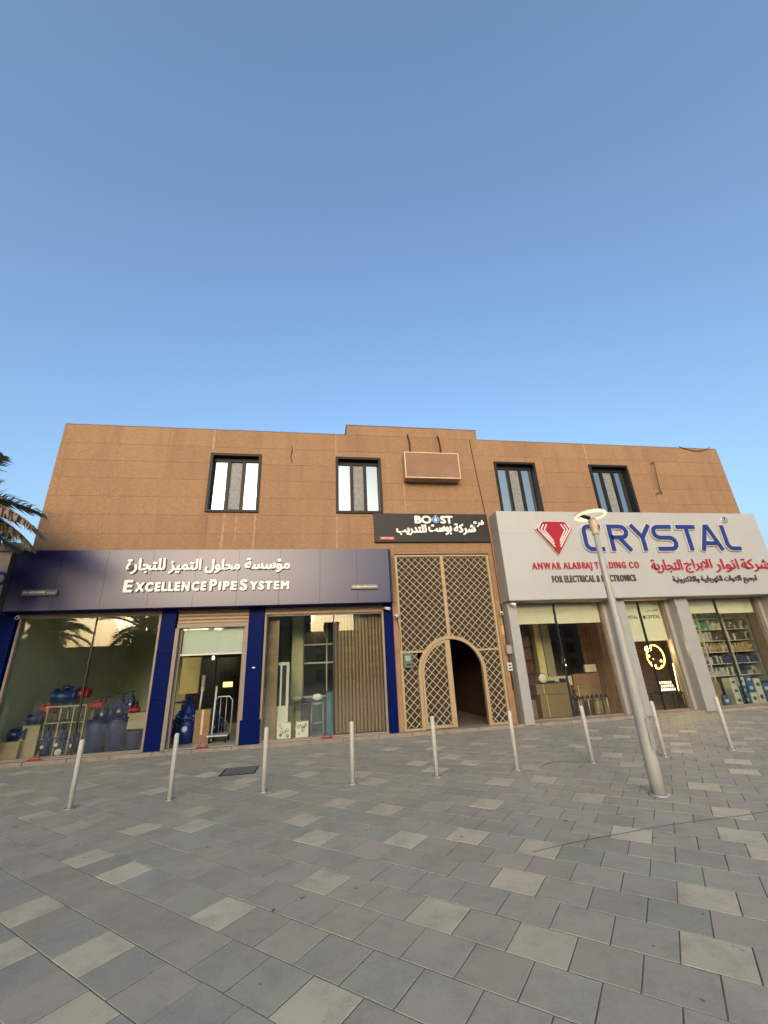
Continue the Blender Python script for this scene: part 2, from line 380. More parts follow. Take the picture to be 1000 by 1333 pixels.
# ------------------------------------------------------------------ ground and paving
g = MB(); g.add([(-400, -400, -.035), (400, -400, -.035), (400, 400, -.035), (-400, 400, -.035)], [(0, 1, 2, 3)])
g.build('ground', mat('dusty_ground', (.24, .22, .19), .9, var=.2, scale=.3, bump=.2, bscale=8), kind='structure')
pav = MB().box(-17, 21, -5, 12.84, -.03, -.0035).build('pavement', M_JOINT, kind='structure')
E1 = Vector((.2876718, -.2642536, 0)); E2 = Vector((.2578184, .2908151, 0)); TU, TV = E1.length, E2.length; E1 /= TU; E2 /= TV
ORG = Vector((.2138316, -.3910624, 0))
PALE = {(4,-10),(5,-15),(5,-12),(6,-7),(7,-17),(7,-15),(7,-11),(7,-5),(8,-28),(8,-23),(8,-20),(9,-29),(9,-26),(9,-18),(9,-10),(9,-7),(9,-5),(10,-23),(10,-16),(10,-2),(11,-35),(11,-27),(11,-18),(11,-12),(11,-6),(12,-33),(12,-22),(12,-13),(12,-9),(12,-2),(13,-29),(13,-8),(13,-6),(14,-31),(14,-27),(14,-24),(14,-19),(14,-16),(14,-13),(14,-11),(15,-23),(15,-20),(15,-4),(16,-28),(16,-8),(16,-1),(17,-24),(17,-18),(17,-14),(18,-15),(18,-5),(18,-1),(19,-25),(19,-20),(19,-9),(20,-12),(20,-7),(21,-21),(21,-14),(21,-4),(21,-2),(22,-11),(22,-8),(23,-13),(23,-10),(24,-17),(24,-4),(24,0),(25,-15),(25,-11),(26,-5),(26,0),(27,-17),(27,-13),(27,-10),(28,-7),(28,-2),(29,0),(30,-10),(30,-2),(31,-7),(31,0),(32,-5),(33,-3),(33,1),(34,-7),(35,-2),(35,0),(36,-5),(37,1),(40,2)}
CP = Vector((0, 0, 1.76))
def in_view(p, mgn=1.0):
    d = p - CP; z = d.dot(F_)
    return z > .2 and abs(d.dot(R_) / z) < .933 * mgn and abs(d.dot(U_) / z) < 1.244 * mgn
def tile_shape(hx, hy, c=.0025, h=.016):
    vs = [(-hx, -hy, -h), (hx, -hy, -h), (hx, hy, -h), (-hx, hy, -h), (-hx, -hy, -c * .6), (hx, -hy, -c * .6), (hx, hy, -c * .6), (-hx, hy, -c * .6),
          (-hx + c, -hy + c, 0), (hx - c, -hy + c, 0), (hx - c, hy - c, 0), (-hx + c, hy - c, 0)]
    vs = [tuple(E1 * x + E2 * y + Vector((0, 0, z))) for x, y, z in vs]; fs = [(8, 9, 10, 11)]
    for a in (0, 4):
        for i in range(4): fs.append((a + i, a + (i + 1) % 4, a + 4 + (i + 1) % 4, a + 4 + i))
    return vs, fs
cells = []
for n in range(-12, 50):
    for k in range(-62, 34):
        c = ORG + E1 * ((k + .5 + (.5 if n % 2 else 0)) * TU) + E2 * ((n + .5) * TV)
        if c.y > 12.98 or c.y < -4.6 or abs(c.x - 2) > 18.5: continue
        vis = in_view(c)
        if vis: p = (n, k) in PALE
        else: p = random.random() < .12
        cells.append((c, p, vis, (c - CP).length))
cells.sort(key=lambda a: (not a[2], a[3]))
tile_me = []
for i, m in enumerate((M_TG, M_TP)):
    vs, fs = tile_shape(TU / 2 - .0045, TV / 2 - .0045); me = bpy.data.meshes.new('paving_tile'); me.from_pydata(vs, [], fs); me.materials.append(m); tile_me.append(me)
far = MB()
svs, sfs = tile_shape(TU / 2 - .0045, TV / 2 - .0045)
for i, (c, p, vis, d) in enumerate(cells):
    dz = random.uniform(-.0015, .0015); rx, ry = random.gauss(0, .003), random.gauss(0, .003); rz = random.gauss(0, .003)
    if i < 300:
        o = bpy.data.objects.new('paving_tile', tile_me[1 if p else 0]); col.objects.link(o); o.parent = pav
        o.location = (c.x, c.y, dz); o.rotation_euler = (rx, ry, rz)
    else:
        mt = Matrix.Translation((c.x, c.y, dz)) @ Matrix.Rotation(rz, 4, 'Z') @ Matrix.Rotation(rx, 4, 'X')
        far.add([mt @ Vector(v) for v in svs], sfs, 1 if p else 0)
far.build('paving_tile', [M_TG2, M_TP2], pav, kind='stuff', label='grey and beige square paving tiles towards the shops')

# low kerb along the shop fronts, in stones
kerb = MB().box(-17, 21, 12.9, 13.5, -.03, .06).build('kerb', M_KERB, kind='structure')
x = -16.9
kme = {}
while x < 20.8:
    L_ = .98
    MB().box(x, x + L_ - .012, 12.83 + random.uniform(-.004, .004), 13.02, -.03, .085 + random.uniform(-.003, .003)).build('kerb_stone', M_KERB, kerb, bevel=.008); x += L_

# ------------------------------------------------------------------ main building
WY = 13.05
bld = thing('commercial_building', 'two-storey tan stone clad building holding the shops and the arched lattice gate', 'building', (4, WY, 0))
XL, XR, ZT = -8.28, 16.72, 9.87
WIN = [(-3.61, -1.95, 6.78, 8.93), (.59, 2.20, 6.78, 8.93), (6.53, 8.19, 6.78, 8.93), (10.47, 12.16, 6.78, 8.93)]
GATE = (2.5, 5.8, 0, 5.33)
wb = MB()
for r_ in minus((XL, XR, 3.76, ZT), WIN + [GATE]): wb.box(r_[0], r_[1], WY + .022, WY + .32, r_[2], r_[3])
for a, b_ in ((2.34, 2.5), (5.8, 6.42)): wb.box(a, b_, WY + .022, WY + .32, .0, 3.76)
wb.box(XL, XL + .09, WY + .32, 25, 0, ZT); wb.box(XR - .3, XR, WY + .32, 25, 0, ZT); wb.box(XL + .3, XR - .3, 24.7, 25, 0, ZT)
wb.build('wall', M_ORG, bld)
MB().box(XL + .1, XR - .3, WY + .32, 24.7, 9.3, 9.5).build('roof', M_KERB, bld)
up = MB().box(1.0, 6.01, WY + .001, WY + 2.5, ZT + .002, 10.28).build('raised_parapet', M_WALL, bld)
MB().box(.98, 6.03, WY - .012, WY + 2.52, 10.28, 10.305).build('coping', mat('weathered_coping', (.13, .10, .08), .9), bld)
for a, b_ in ((XL - .01, .98), (6.032, XR + .01)): MB().box(a, b_, WY - .004, WY + .34, ZT, ZT + .018).build('coping', mat('weathered_coping', (.13, .10, .08), .9), bld)
# cladding panels with recessed joints
zs = [ZT - .002, 9.18, 8.56, 7.94, 7.30, 6.68, 6.05, 5.42, 4.8, 4.2, 3.76]
HID = [(-9, 2.2, 0, 5.25), (6.1, 20, 0, 6.5)]
xs0 = -8.28 + .24
for j in range(len(zs) - 1):
    z1, z0 = zs[j], zs[j + 1]
    xe = [XL] + [xs0 + 1.512 * i for i in range(17) if XL + .1 < xs0 + 1.512 * i < XR - .1] + [XR]
    for a, b_ in zip(xe, xe[1:]):
        rs = minus((a + .0022, b_ - .0022, z0 + .003, z1 - .003), WIN + [GATE] + HID)
        if not rs: continue
        mb = MB(); dy = random.uniform(-.002, .002)
        for q in rs: mb.box(q[0], q[1], WY + dy, WY + .0215, q[2], q[3])
        mb.build('cladding_panel', M_WALL, bld)
for a, b_ in ((2.345, 2.5), (5.8, 6.2)):
    for z0, z1 in ((.09, 1.2), (1.2, 2.3), (2.3, 3.4), (3.4, 3.76)): box('cladding_panel', M_ORG, a, b_, WY, WY + .0215, z0 + .003, z1 - .003, bld)
# upper windows
for x0, x1, z0, z1 in WIN:
    wf = MB(); t = .09; y0, y1 = WY - .06, WY + .3
    wf.box(x0, x0 + t, y0, y1, z0, z1); wf.box(x1 - t, x1, y0, y1, z0, z1); wf.box(x0 + t, x1 - t, y0, y1, z1 - t, z1); wf.box(x0 + t, x1 - t, y0, y1, z0, z0 + t)
    W = wf.build('window', M_BLKFR, bld, bevel=.006)
    yi = WY + .16; xa, xb = x0 + t, x1 - t; iw = (xb - xa); m_ = .1
    box('lintel', M_BLKFR, xa, xb, yi - .02, yi + .1, z1 - t - .14, z1 - t, W)
    for q in (1, 2):
        xc = xa + iw * q / 3; box('mullion', M_BLKFR, xc - .055, xc + .055, yi - .03, yi + .06, z0 + t, z1 - t - .14, W)
    for q in range(3):
        p0 = xa + iw * q / 3 + (.055 if q else .02); p1 = xa + iw * (q + 1) / 3 - (.055 if q < 2 else .02)
        box('pane', M_SCREEN if q == 1 else M_PANE, p0, p1, yi + (.035 if q == 1 else .02), yi + .05, z0 + t + .02, z1 - t - .15, W, label='dusty grey middle pane' if q == 1 else None)
    box('blind_back', M_DARK, xa, xb, yi + .1, yi + .12, z0 + t, z1 - t, W)

# interior rooms (shell parts of the building)
def room(x0, x1, y0, y1, z1, mw, mf=M_FLOOR, mc=M_CEIL):
    r = MB(); t = .05
    r.box(x0 - t, x0, y0, y1, .07, z1); r.box(x1, x1 + t, y0, y1, .07, z1); r.box(x0 - t, x1 + t, y1, y1 + t, .07, z1); r.build('room_wall', mw, bld)
    MB().box(x0 - t, x1 + t, y0, y1 + t, .02, .07).build('shop_floor', mf, bld)
    MB().box(x0 - t, x1 + t, y0, y1 + t, z1, z1 + t).build('ceiling', mc, bld)
room(-8.18, -1.62, 13.28, 20.9, 3.8, M_CREAM)
room(-1.5, 2.28, 13.28, 19, 3.8, M_CREAM)
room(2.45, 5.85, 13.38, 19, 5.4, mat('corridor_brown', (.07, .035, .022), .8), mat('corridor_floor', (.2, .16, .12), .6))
M_CRW = mat('showroom_brown_wall', (.42, .33, .22), .7, var=.2)
room(6.45, 16.4, 13.4, 20.5, 3.75, M_CRW, mat('showroom_floor', (.22, .19, .15), .2), M_CRW)

# ------------------------------------------------------------------ blue shop sign
sg = thing('blue_shop_sign', 'long navy panel sign with white Arabic and English lettering over the pipe shop', 'shop sign', (-3, 12.55, 3.71))
FY = 12.55; z0, z1 = 3.71, 5.37
MB().box(-8.45, 2.3, FY + .03, WY - .01, z0 + .005, z1 - .01).build('backing', M_DARK, sg)
xs = [-8.28, -7.14, -5.94, -4.73, -3.53, -2.33, -1.13, .07, 1.2, 2.22]
for a, b_ in zip(xs, xs[1:]): box('panel', M_NAVY, a + .003, b_ - .003, FY, FY + .029, z0, z1, sg)
MB().add([(-8.28, FY, z0), (-8.28, FY, z1), (-8.5, FY + .22, z1), (-8.5, FY + .22, z0), (-8.5, WY - .02, z0), (-8.5, WY - .02, z1)], [(0, 1, 2, 3), (3, 2, 5, 4)]).build('end_panel', M_PILL, sg)
MB().add([(2.223, FY, z0), (2.223, FY, z1), (2.31, FY + .1, z1), (2.31, FY + .1, z0), (2.31, WY - .02, z0), (2.31, WY - .02, z1)], [(3, 2, 1, 0), (4, 5, 2, 3)]).build('end_panel', M_PILL, sg)
MB().box(-8.4, 2.28, FY + .005, WY - .01, z0 - .02, z0 + .003).build('soffit', M_PILL, sg)
MB().box(-8.48, 2.3, FY + .002, WY - .01, z1 + .001, z1 + .02).build('top_flashing', M_NAVY, sg)
ly = FY - .001
for s, a, b_, c_, d_ in (('مؤسسة', -2.15, -.83, 4.66, 5.11), ('محلول', -3.27, -2.28, 4.66, 5.08), ('التميز', -4.27, -3.37, 4.66, 5.10), ('للتجارة', -5.41, -4.36, 4.66, 5.12)):
    text(s, a, b_, c_, d_, ly, .06, M_WHT, sg, bold=.017, arabic=True, boldz=.014)
for s, a, b_, c_, d_ in (('E', -5.39, -5.13, 4.14, 4.49), ('XCELLENCE', -5.10, -3.16, 4.15, 4.42), ('P', -3.10, -2.88, 4.14, 4.475), ('IPE', -2.84, -2.31, 4.15, 4.41), ('S', -2.25, -2.02, 4.13, 4.465), ('YSTEM', -1.99, -.81, 4.14, 4.40)):
    text(s, a, b_, c_, d_, ly, .06, M_WHT, sg, bold=.02, narrow=.80 if len(s) > 1 else .9)
M_PLATE = mat('number_plate', (.10, .095, .09), .5)
for a, b_, s in ((-7.9, -7.03, 'CR.1009102098  س.ت'), (1.0, 1.84, 'info@excellence.com')):
    p = box('number_plate', M_PLATE, a, b_, FY - .07, FY - .001, 4.10, 4.26, sg, bevel=.01)
    for o in text(s.replace('س.ت', shape_ar('س.ت')), a + .05, b_ - .05, 4.145, 4.215, FY - .071, .004, M_WHT, p, split=False, bold=.002): pass

# blue pillars
for a, b_, lab in ((-8.6, -8.16, 'royal blue panelled pillar at the left end of the pipe shop'), (-4.43, -4.03, 'royal blue pillar between the valve window and the shop door'), (-2.0, -1.57, 'blue pillar with wider plinth right of the shop door'), (2.06, 2.335, 'slim blue pillar beside the lattice gate')):
    t = thing('blue_pillar', lab, 'pillar', ((a + b_) / 2, 13.1, 0), 'blue pillars of the pipe shop')
    q = 12.97
    for c_, d_ in ((.09, 1.3), (1.3, 2.5), (2.5, 3.69)): box('panel', M_PILL, a, b_, q, 13.28, c_ + .002, d_ - .002, t, bevel=.004)
    if abs(a + 2.0) < .01:
        box('plinth', M_PILL, -2.05, -1.52, q - .05, 13.25, .086, .68, t, bevel=.006)
        box('switch_plate', M_WHT, -1.82, -1.74, q - .012, q - .001, 2.0, 2.03, t)

# glazing of the blue shop
def shopfront(lab, cat, x0, x1, zb, zt, y, mull, rails=(.06, .06), name='shop_window', gm=None):
    t = thing(name, lab, cat, ((x0 + x1) / 2, y, zb))
    if rails[0]: box('side_rail', M_TANL, x0, x0 + rails[0], y - .1, y + .04, zb, zt, t)
    if rails[1]: box('side_rail', M_TANL, x1 - rails[1], x1, y - .1, y + .04, zb, zt, t)
    xs = [x0 + rails[0]] + list(mull) + [x1 - rails[1]]
    for a, b_ in zip(xs, xs[1:]): box('pane', gm or M_GLASS, a + .006, b_ - .006, y, y + .01, zb + .03, zt - .03, t)
    for m_ in mull: box('mullion', M_BLKM, m_ - .02, m_ + .02, y - .006, y + .06, zb + .03, zt - .03, t)
    box('sill', M_TANL, x0, x1, y - .05, y + .06, zb, zb + .03, t); box('head', M_TANL, x0, x1, y - .03, y + .06, zt - .03, zt, t)
    return t
def shutter(lab, x0, x1, z0, z1, y, n):
    t = thing('roller_shutter', lab, 'roller shutter', ((x0 + x1) / 2, y, z0))
    h = (z1 - z0) / n
    for i in range(n):
        a = z0 + i * h; mb = MB(); pr = [(y, a + .004), (y - .012, a + h * .3), (y - .012, a + h * .7), (y, a + h - .004)]
        mb.add([(x, p[0], p[1]) for x in (x0, x1) for p in pr] + [(x0, y + .02, a + .004), (x0, y + .02, a + h - .004), (x1, y + .02, a + .004), (x1, y + .02, a + h - .004)],
               [(0, 4, 5, 1), (1, 5, 6, 2), (2, 6, 7, 3), (3, 7, 11, 9), (8, 10, 4, 0)]).build('slat', M_TAN, t)
    box('shutter_back', M_TAN, x0, x1, y + .022, y + .05, z0, z1, t)
    return t
shopfront('large shop window showing blue valves behind the glass', 'shop window', -8.12, -4.45, .1, 3.6, 13.14, (-6.2,))
shutter('short rolled-up shutter above the valve window', -8.14, -4.45, 3.6, 3.8, 13.06, 2)
shopfront('shop window with slatted wooden panel and white door behind', 'shop window', -1.55, 2.05, .1, 3.48, 13.14, (.5,))
shutter('short rolled-up shutter above the window with the slatted panel', -1.56, 2.06, 3.48, 3.8, 13.06, 3)
sh = shutter('tan shutter rolled half a metre down over the open shop door', -4.0, -2.02, 3.3, 3.8, 13.08, 5)
box('bottom_bar', M_TANL, -4.0, -2.02, 13.05, 13.11, 3.18, 3.298, sh)
for i, (a, b_) in enumerate(((-4.02, -3.92), (-2.1, -2.005))): box('guide_rail', M_TANL, a, b_, 13.0, 13.13, .09, 3.299 if i < 0 else 3.17, sh)
dr = thing('shop_doorway', 'open shop doorway with frosted transom glass over it', 'doorway', (-3, 13.2, .1))
box('frame', M_TANL, -3.92, -3.86, 13.16, 13.26, .1, 3.4, dr); box('frame', M_TANL, -2.16, -2.1, 13.16, 13.26, .1, 3.4, dr)
box('transom_pane', M_GLASS, -3.86, -2.16, 13.19, 13.2, 2.47, 3.4, dr)
box('transom_bar', M_WHTP, -3.86, -2.16, 13.17, 13.22, 2.42, 2.47, dr)
tag(box('roller_blind', mat('blue_white_blind', (.50, .56, .55), .8, var=.04), -3.84, -2.18, 13.235, 13.25, 2.46, 3.45), 'pale blue-white blind behind the transom over the open door', 'blind')
# threshold
box('shop_floor', M_FLOOR, -8.2, 2.3, 13.02, 13.33, .062, .092, bld)
box('shop_floor', M_KERB, 2.3, 16.4, 13.02, 13.46, .064, .09, bld)

# ------------------------------------------------------------------ lattice gate
gt = thing('arched_lattice_gate', 'tall cream lattice gate with a round-arched double door, its right leaf open', 'gate', (4.1, 13.15, .09))
gy0, gy1 = 13.06, 13.14
f = MB(); GX0, GX1, GZ1 = 2.51, 5.79, 5.32
f.box(GX0, GX0 + .08, gy0, gy1, .09, GZ1); f.box(GX1 - .08, GX1, gy0, gy1, .09, GZ1); f.box(GX0 + .08, GX1 - .08, gy0, gy1, GZ1 - .06, GZ1)
f.box(GX0 + .08, 3.06, gy0 + .005, gy1, .09, .15); f.box(5.17, GX1 - .08, gy0 + .005, gy1, .09, .15); f.build('frame', M_GATE, gt, bevel=.006)
ACX, AR, ASP = 4.115, 1.075, 1.61
box('mullion', M_GATE, 4.06, 4.17, gy0 - .01, gy1, ASP + AR + .0, GZ1 - .061, gt, bevel=.005)
box('rail', M_GATE, 2.59, 3.26, gy0 + .004, gy1, 2.22, 2.28, gt); box('rail', M_GATE, 4.97, 5.71, gy0 + .004, gy1, 2.20, 2.26, gt)
def arch_pts(R, n=28, z0=.09): return [(ACX - R, z0)] + [(ACX - R * math.cos(math.pi * i / n), ASP + R * math.sin(math.pi * i / n)) for i in range(n + 1)] + [(ACX + R, z0)]
def arch_band(Ro, Ri, y0, y1, name, m, parent):
    A, B = arch_pts(Ro), arch_pts(Ri); n = len(A); mb = MB()
    vs = [(p[0], y, p[1]) for y in (y0, y1) for p in A + B]; fs = []
    for i in range(n - 1):
        fs += [(i, i + 1, n + i + 1, n + i), (3 * n + i, 3 * n + i + 1, 2 * n + i + 1, 2 * n + i), (i, 2 * n + i, 2 * n + i + 1, i + 1), (n + i, n + i + 1, 3 * n + i + 1, 3 * n + i)]
    mb.add(vs, fs); return mb.build(name, m, parent)
arch_band(AR, AR - .1, gy0 - .03, gy1 + .02, 'arch_frame', M_GATE, gt)
def clip_line(p, d, inside, L=8, step=.01):
    """return segments of the line p+t*d lying inside"""
    seg = []; cur = None; t = -L
    while t < L:
        q = (p[0] + d[0] * t, p[1] + d[1] * t)
        if inside(q):
            if cur is None: cur = t
        elif cur is not None:
            seg.append((cur, t)); cur = None
        t += step
    return seg
def lattice(x0, x1, z0, z1, inside, parent, y, cell=.232, wd=.0125, offx=0, offz=0):
    mb = MB(); c = ((x0 + x1) / 2, (z0 + z1) / 2); s = cell / math.sqrt(2); N = int(5 / s)
    for dirn, yy in ((1, y), (-1, y + .008)):
        d = (math.sqrt(.5), dirn * math.sqrt(.5)); nrm = (-d[1], d[0])
        for i in range(-N, N):
            p = (c[0] + offx + nrm[0] * (i + .5) * s, c[1] + offz + nrm[1] * (i + .5) * s)
            for a, b_ in clip_line(p, d, lambda q: x0 < q[0] < x1 and z0 < q[1] < z1 and inside(q), L=4):
                if b_ - a < .03: continue
                A = Vector((p[0] + d[0] * a, p[1] + d[1] * a)); B = Vector((p[0] + d[0] * b_, p[1] + d[1] * b_)); nn = Vector(nrm) * wd / 2
                P = [A - nn, B - nn, B + nn, A + nn]
                mb.prism([(q.x, q.y) for q in P], yy, yy + .02)
    return mb.build('lattice', M_LATT, parent, kind='stuff')
def out_arch(q, R=AR - .01): return not ((q[1] < ASP and abs(q[0] - ACX) < R) or (q[1] >= ASP and math.hypot(q[0] - ACX, q[1] - ASP) < R))
def in_arch(q, R=AR - .15): return not out_arch(q, R)
LY = gy0 + .025
lattice(2.59, 4.06, 2.28, 5.26, out_arch, gt, LY); lattice(4.17, 5.71, 2.26, 5.26, out_arch, gt, LY)
lattice(2.59, 3.1, .15, 2.22, out_arch, gt, LY); lattice(5.13, 5.71, .15, 2.20, out_arch, gt, LY)
# dark mesh sheets behind (clipped to the arch by columns)
def sheet(x0, x1, z0, z1, test_out, parent, y):
    mb = MB(); n = max(1, int((x1 - x0) / .04)); 
    for i in range(n):
        a = x0 + (x1 - x0) * i / n; b_ = x0 + (x1 - x0) * (i + 1) / n; xc = (a + b_) / 2
        if test_out:
            zb = z0
            if abs(xc - ACX) < AR: zb = max(z0, ASP + math.sqrt(max(0, (AR - .02) ** 2 - (xc - ACX) ** 2)))
            zt = z1
        else:
            zb = z0; R = AR - .14; zt = min(z1, ASP + math.sqrt(max(0, R * R - (xc - ACX) ** 2))) if abs(xc - ACX) < R else z0
        if zt > zb: mb.box(a, b_, y, y + .006, zb, zt)
    return mb.build('mesh_sheet', M_MESH, parent)
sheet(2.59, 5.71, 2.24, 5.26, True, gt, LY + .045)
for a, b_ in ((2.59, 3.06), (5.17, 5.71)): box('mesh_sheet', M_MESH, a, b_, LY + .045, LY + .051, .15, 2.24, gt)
box('dark_top_strip', M_DARK, GX0 - .01, GX1 + .01, gy0 - .02, gy1, GZ1 + .001, GZ1 + .035, gt)  # solid dark strip laid along the top of the gate frame
# closed left leaf
lf = thing('x', '', ''); bpy.data.objects.remove(lf)
leaf = MB(); R1, R2 = AR - .115, AR - .19
A = [(p[0], p[1]) for p in arch_pts(R1, 28, .11) if p[0] <= 4.12]; B = [(p[0], p[1]) for p in arch_pts(R2, 28, .11) if p[0] <= 4.12]; n = len(A)
yy0, yy1 = gy0 + .0, gy1 - .02
vs = [(p[0], y, p[1]) for y in (yy0, yy1) for p in A + B]
fs = []
for i in range(n - 1): fs += [(i, i + 1, n + i + 1, n + i), (3 * n + i, 3 * n + i + 1, 2 * n + i + 1, 2 * n + i), (i, 2 * n + i, 2 * n + i + 1, i + 1), (n + i, n + i + 1, 3 * n + i + 1, 3 * n + i)]
leaf.add(vs, fs); leaf.box(3.95, 4.11, yy0 - .015, yy1, .11, ASP + R1 - .02); leaf.box(A[0][0] + .076, 3.95, yy0 + .003, yy1, .11, .19)
LF = leaf.build('door_leaf', M_GATE, gt, label='closed left leaf with lattice infill')
lattice(3.22, 3.95, .19, 2.6, lambda q: in_arch(q, R2 + .01), LF, LY)
sheet(3.24, 3.95, .19, 2.6, False, LF, LY + .04)
MB().lathe([(0, -.02), (.018, -.02), (.018, .03), (0, .03)], (4.0, yy0 - .03, 2.0), 8, axis='y').build('handle', M_GALV, LF)
# right leaf folded back inside, behind the lattice
rl = MB()
rl.box(5.12, 5.19, 13.24, 13.28, .11, 2.5); rl.box(5.72, 5.78, 13.24, 13.28, .11, 2.1); rl.box(5.19, 5.72, 13.24, 13.28, .11, .19)
RL = rl.build('door_leaf', M_GATE, gt, label='right leaf folded back into the dark passage')

# ------------------------------------------------------------------ charcoal sign over gate
bs = thing('charcoal_shop_sign', 'charcoal sign reading BOOST with white Arabic lettering above the lattice gate', 'shop sign', (3.9, 12.95, 5.75))
SY = 12.95
box('panel', M_SIGNBK, 1.86, 5.91, SY, WY - .01, 5.745, 6.765, bs, bevel=.008)
for s, a, b_ in (('BO', 3.26, 3.86), ('ST', 4.17, 4.63)): text(s, a, b_, 6.39, 6.68, SY - .001, .03, M_WHT, bs, bold=.02)
em = MB().torus((4.015, SY - .02, 6.53), .11, .028, 20, 6, 'y').build('ring_emblem', mat('sky_blue_emblem', (.10, .32, .55), .4), bs)
MB().lathe([(0, -.03), (.06, -.03), (.06, 0)], (4.015, SY - .002, 6.52), 14, axis='y').build('emblem_centre', M_WHT, bs)
box('emblem_stem', M_WHT, 4.0, 4.03, SY - .035, SY - .001, 6.55, 6.70, bs)
for s, a, b_, c_, d_, bo in (('شركة', 4.62, 5.42, 5.98, 6.40, .02), ('بوست', 3.72, 4.56, 5.98, 6.36, .02), ('للتدريب', 2.60, 3.66, 5.97, 6.36, .02), ('فرع', 5.36, 5.75, 6.27, 6.53, .014)):
    text(s, a, b_, c_, d_, SY - .001, .03, M_WHT, bs, bold=bo, arabic=True)
p = box('red_plate', mat('red_plate', (.33, .03, .03), .5), 2.04, 2.52, SY - .02, SY - .001, 5.82, 5.92, bs)
text('920 0 1234', 2.08, 2.48, 5.845, 5.895, SY - .021, .003, M_WHT, p, split=False)

# blank tan lightbox hung on struts above
lb = thing('blank_lightbox', 'blank tan box sign hung high on the wall from two dark struts', 'box sign', (4, 12.7, 8))
ly0 = 12.62
M_LBF = mat('faded_tan_face', (.20, .115, .075), .6, var=.14, scale=1.6, spec=.2)
f = MB(); a, b_, c_, d_ = 3.0, 5.0, 7.99, 9.0
f.box(a, b_, ly0 + .03, WY - .05, c_, d_); f.build('box_body', mat('tan_box_side', (.3, .21, .14), .6), lb)
f = MB(); t = .03
f.box(a - .01, a + t, ly0, ly0 + .06, c_ - .01, d_ + .01); f.box(b_ - t, b_ + .01, ly0, ly0 + .06, c_ - .01, d_ + .01); f.box(a + t, b_ - t, ly0, ly0 + .06, c_ - .01, c_ + t); f.box(a + t, b_ - t, ly0, ly0 + .06, d_ - t, d_ + .01)
f.build('trim', mat('pale_trim', (.42, .32, .23), .5), lb)
box('face', M_LBF, a + t, b_ - t, ly0 + .015, ly0 + .029, c_ + t, d_ - t, lb)
for xx in (3.26, 4.42): MB().tube([(xx, 12.98, 9.93), (xx + .03, 12.9, 9.6), (xx + .03, 12.85, 9.0)], .028, 6).build('strut', M_BLKM, lb)

# ------------------------------------------------------------------ grey shop sign (right)
cs = thing('grey_shop_sign', 'large grey sign reading CRYSTAL in blue letters with a red gem emblem', 'shop sign', (11, 12.45, 3.65))
CY = 12.45; cx0, cx1, cz0, cz1 = 6.03, 16.52, 3.65, 6.68
MB().box(cx0 + .012, cx1 - .01, CY + .03, WY - .02, cz0 + .005, cz1 - .005).build('backing', M_DARK, cs)
cxs = [cx0, 7.5, 8.97, 10.44, 11.94, 13.44, 14.94, cx1]
for a, b_ in zip(cxs, cxs[1:]):
    for c_, d_ in ((cz0, 5.88), (5.88, cz1)): box('panel', M_GREY, a + .0015, b_ - .0015, CY, CY + .029, c_ + .0015, d_ - .0015, cs)
box('end_panel', M_GREYD, cx0, cx0 + .012, CY + .03, WY - .02, cz0, cz1, cs); box('end_panel', M_GREYD, cx1 - .01, cx1, CY + .03, WY + .3, cz0, cz1, cs)
box('soffit', M_GREYD, cx0 + .01, cx1 - .01, CY + .004, WY - .02, cz0 - .012, cz0 + .003, cs)
box('top_flashing', M_GREY, cx0, cx1, CY, WY - .02, cz1, cz1 + .015, cs)
box('sign_wall', M_GREYD, XR, XR + .02, WY + .3, WY + 1.5, 3.6, 5.0, cs)
ky = CY - .001
def cr(lines, wd=.15): strokes(lines, wd, ky, .09, M_BLUEL, cs, M_RIM, .028)
T_, B_ = 6.12, 5.30
def arc(cx, cz, r, a0, a1, n=6): return [(cx + r * math.cos(math.radians(a0 + (a1 - a0) * i / n)), cz + r * math.sin(math.radians(a0 + (a1 - a0) * i / n))) for i in range(n + 1)]
cr([[(9.78, T_)] + arc(9.32, T_ - .2, .2, 90, 180) + arc(9.32, B_ + .2, .2, 180, 270) + [(9.78, B_)]])
cr([[(10.12, B_ - .07), (10.12, T_)] + arc(10.56, T_ - .2, .2, 90, -90) + [(10.12, T_ - .4)], [(10.42, T_ - .4), (10.80, B_ - .07)]])
cr([[(11.0, T_ + .07), (11.36, B_ + .42), (11.36, B_ - .07)], [(11.72, T_ + .07), (11.36, B_ + .42)]])
cr([[(12.62, T_)] + arc(12.06, T_ - .205, .205, 90, 270) + arc(12.44, B_ + .205, .205, 90, -90) + [(11.88, B_)]])
cr([[(12.84, T_), (13.62, T_)], [(13.23, T_ - .07), (13.23, B_ - .07)]])
cr([[(13.70, B_ - .07), (14.06, T_ + .02), (14.14, T_ + .02), (14.50, B_ - .07)], [(13.86, B_ + .2), (14.34, B_ + .2)]])
cr([[(14.78, T_ + .07)] + arc(14.98, B_ + .2, .2, 180, 270) + [(15.30, B_)]])
rm = MB().lathe([(0, -.05), (.12, -.05), (.12, 0)], (15.07, ky, 6.42), 20, axis='y').build('registered_mark', M_WHT, cs)
MB().torus((15.07, ky - .052, 6.42), .1, .016, 20, 4, 'y').build('ring', M_GREYL, rm); text('R', 15.02, 15.13, 6.36, 6.49, ky - .051, .008, M_GREYL, rm, bold=.006)
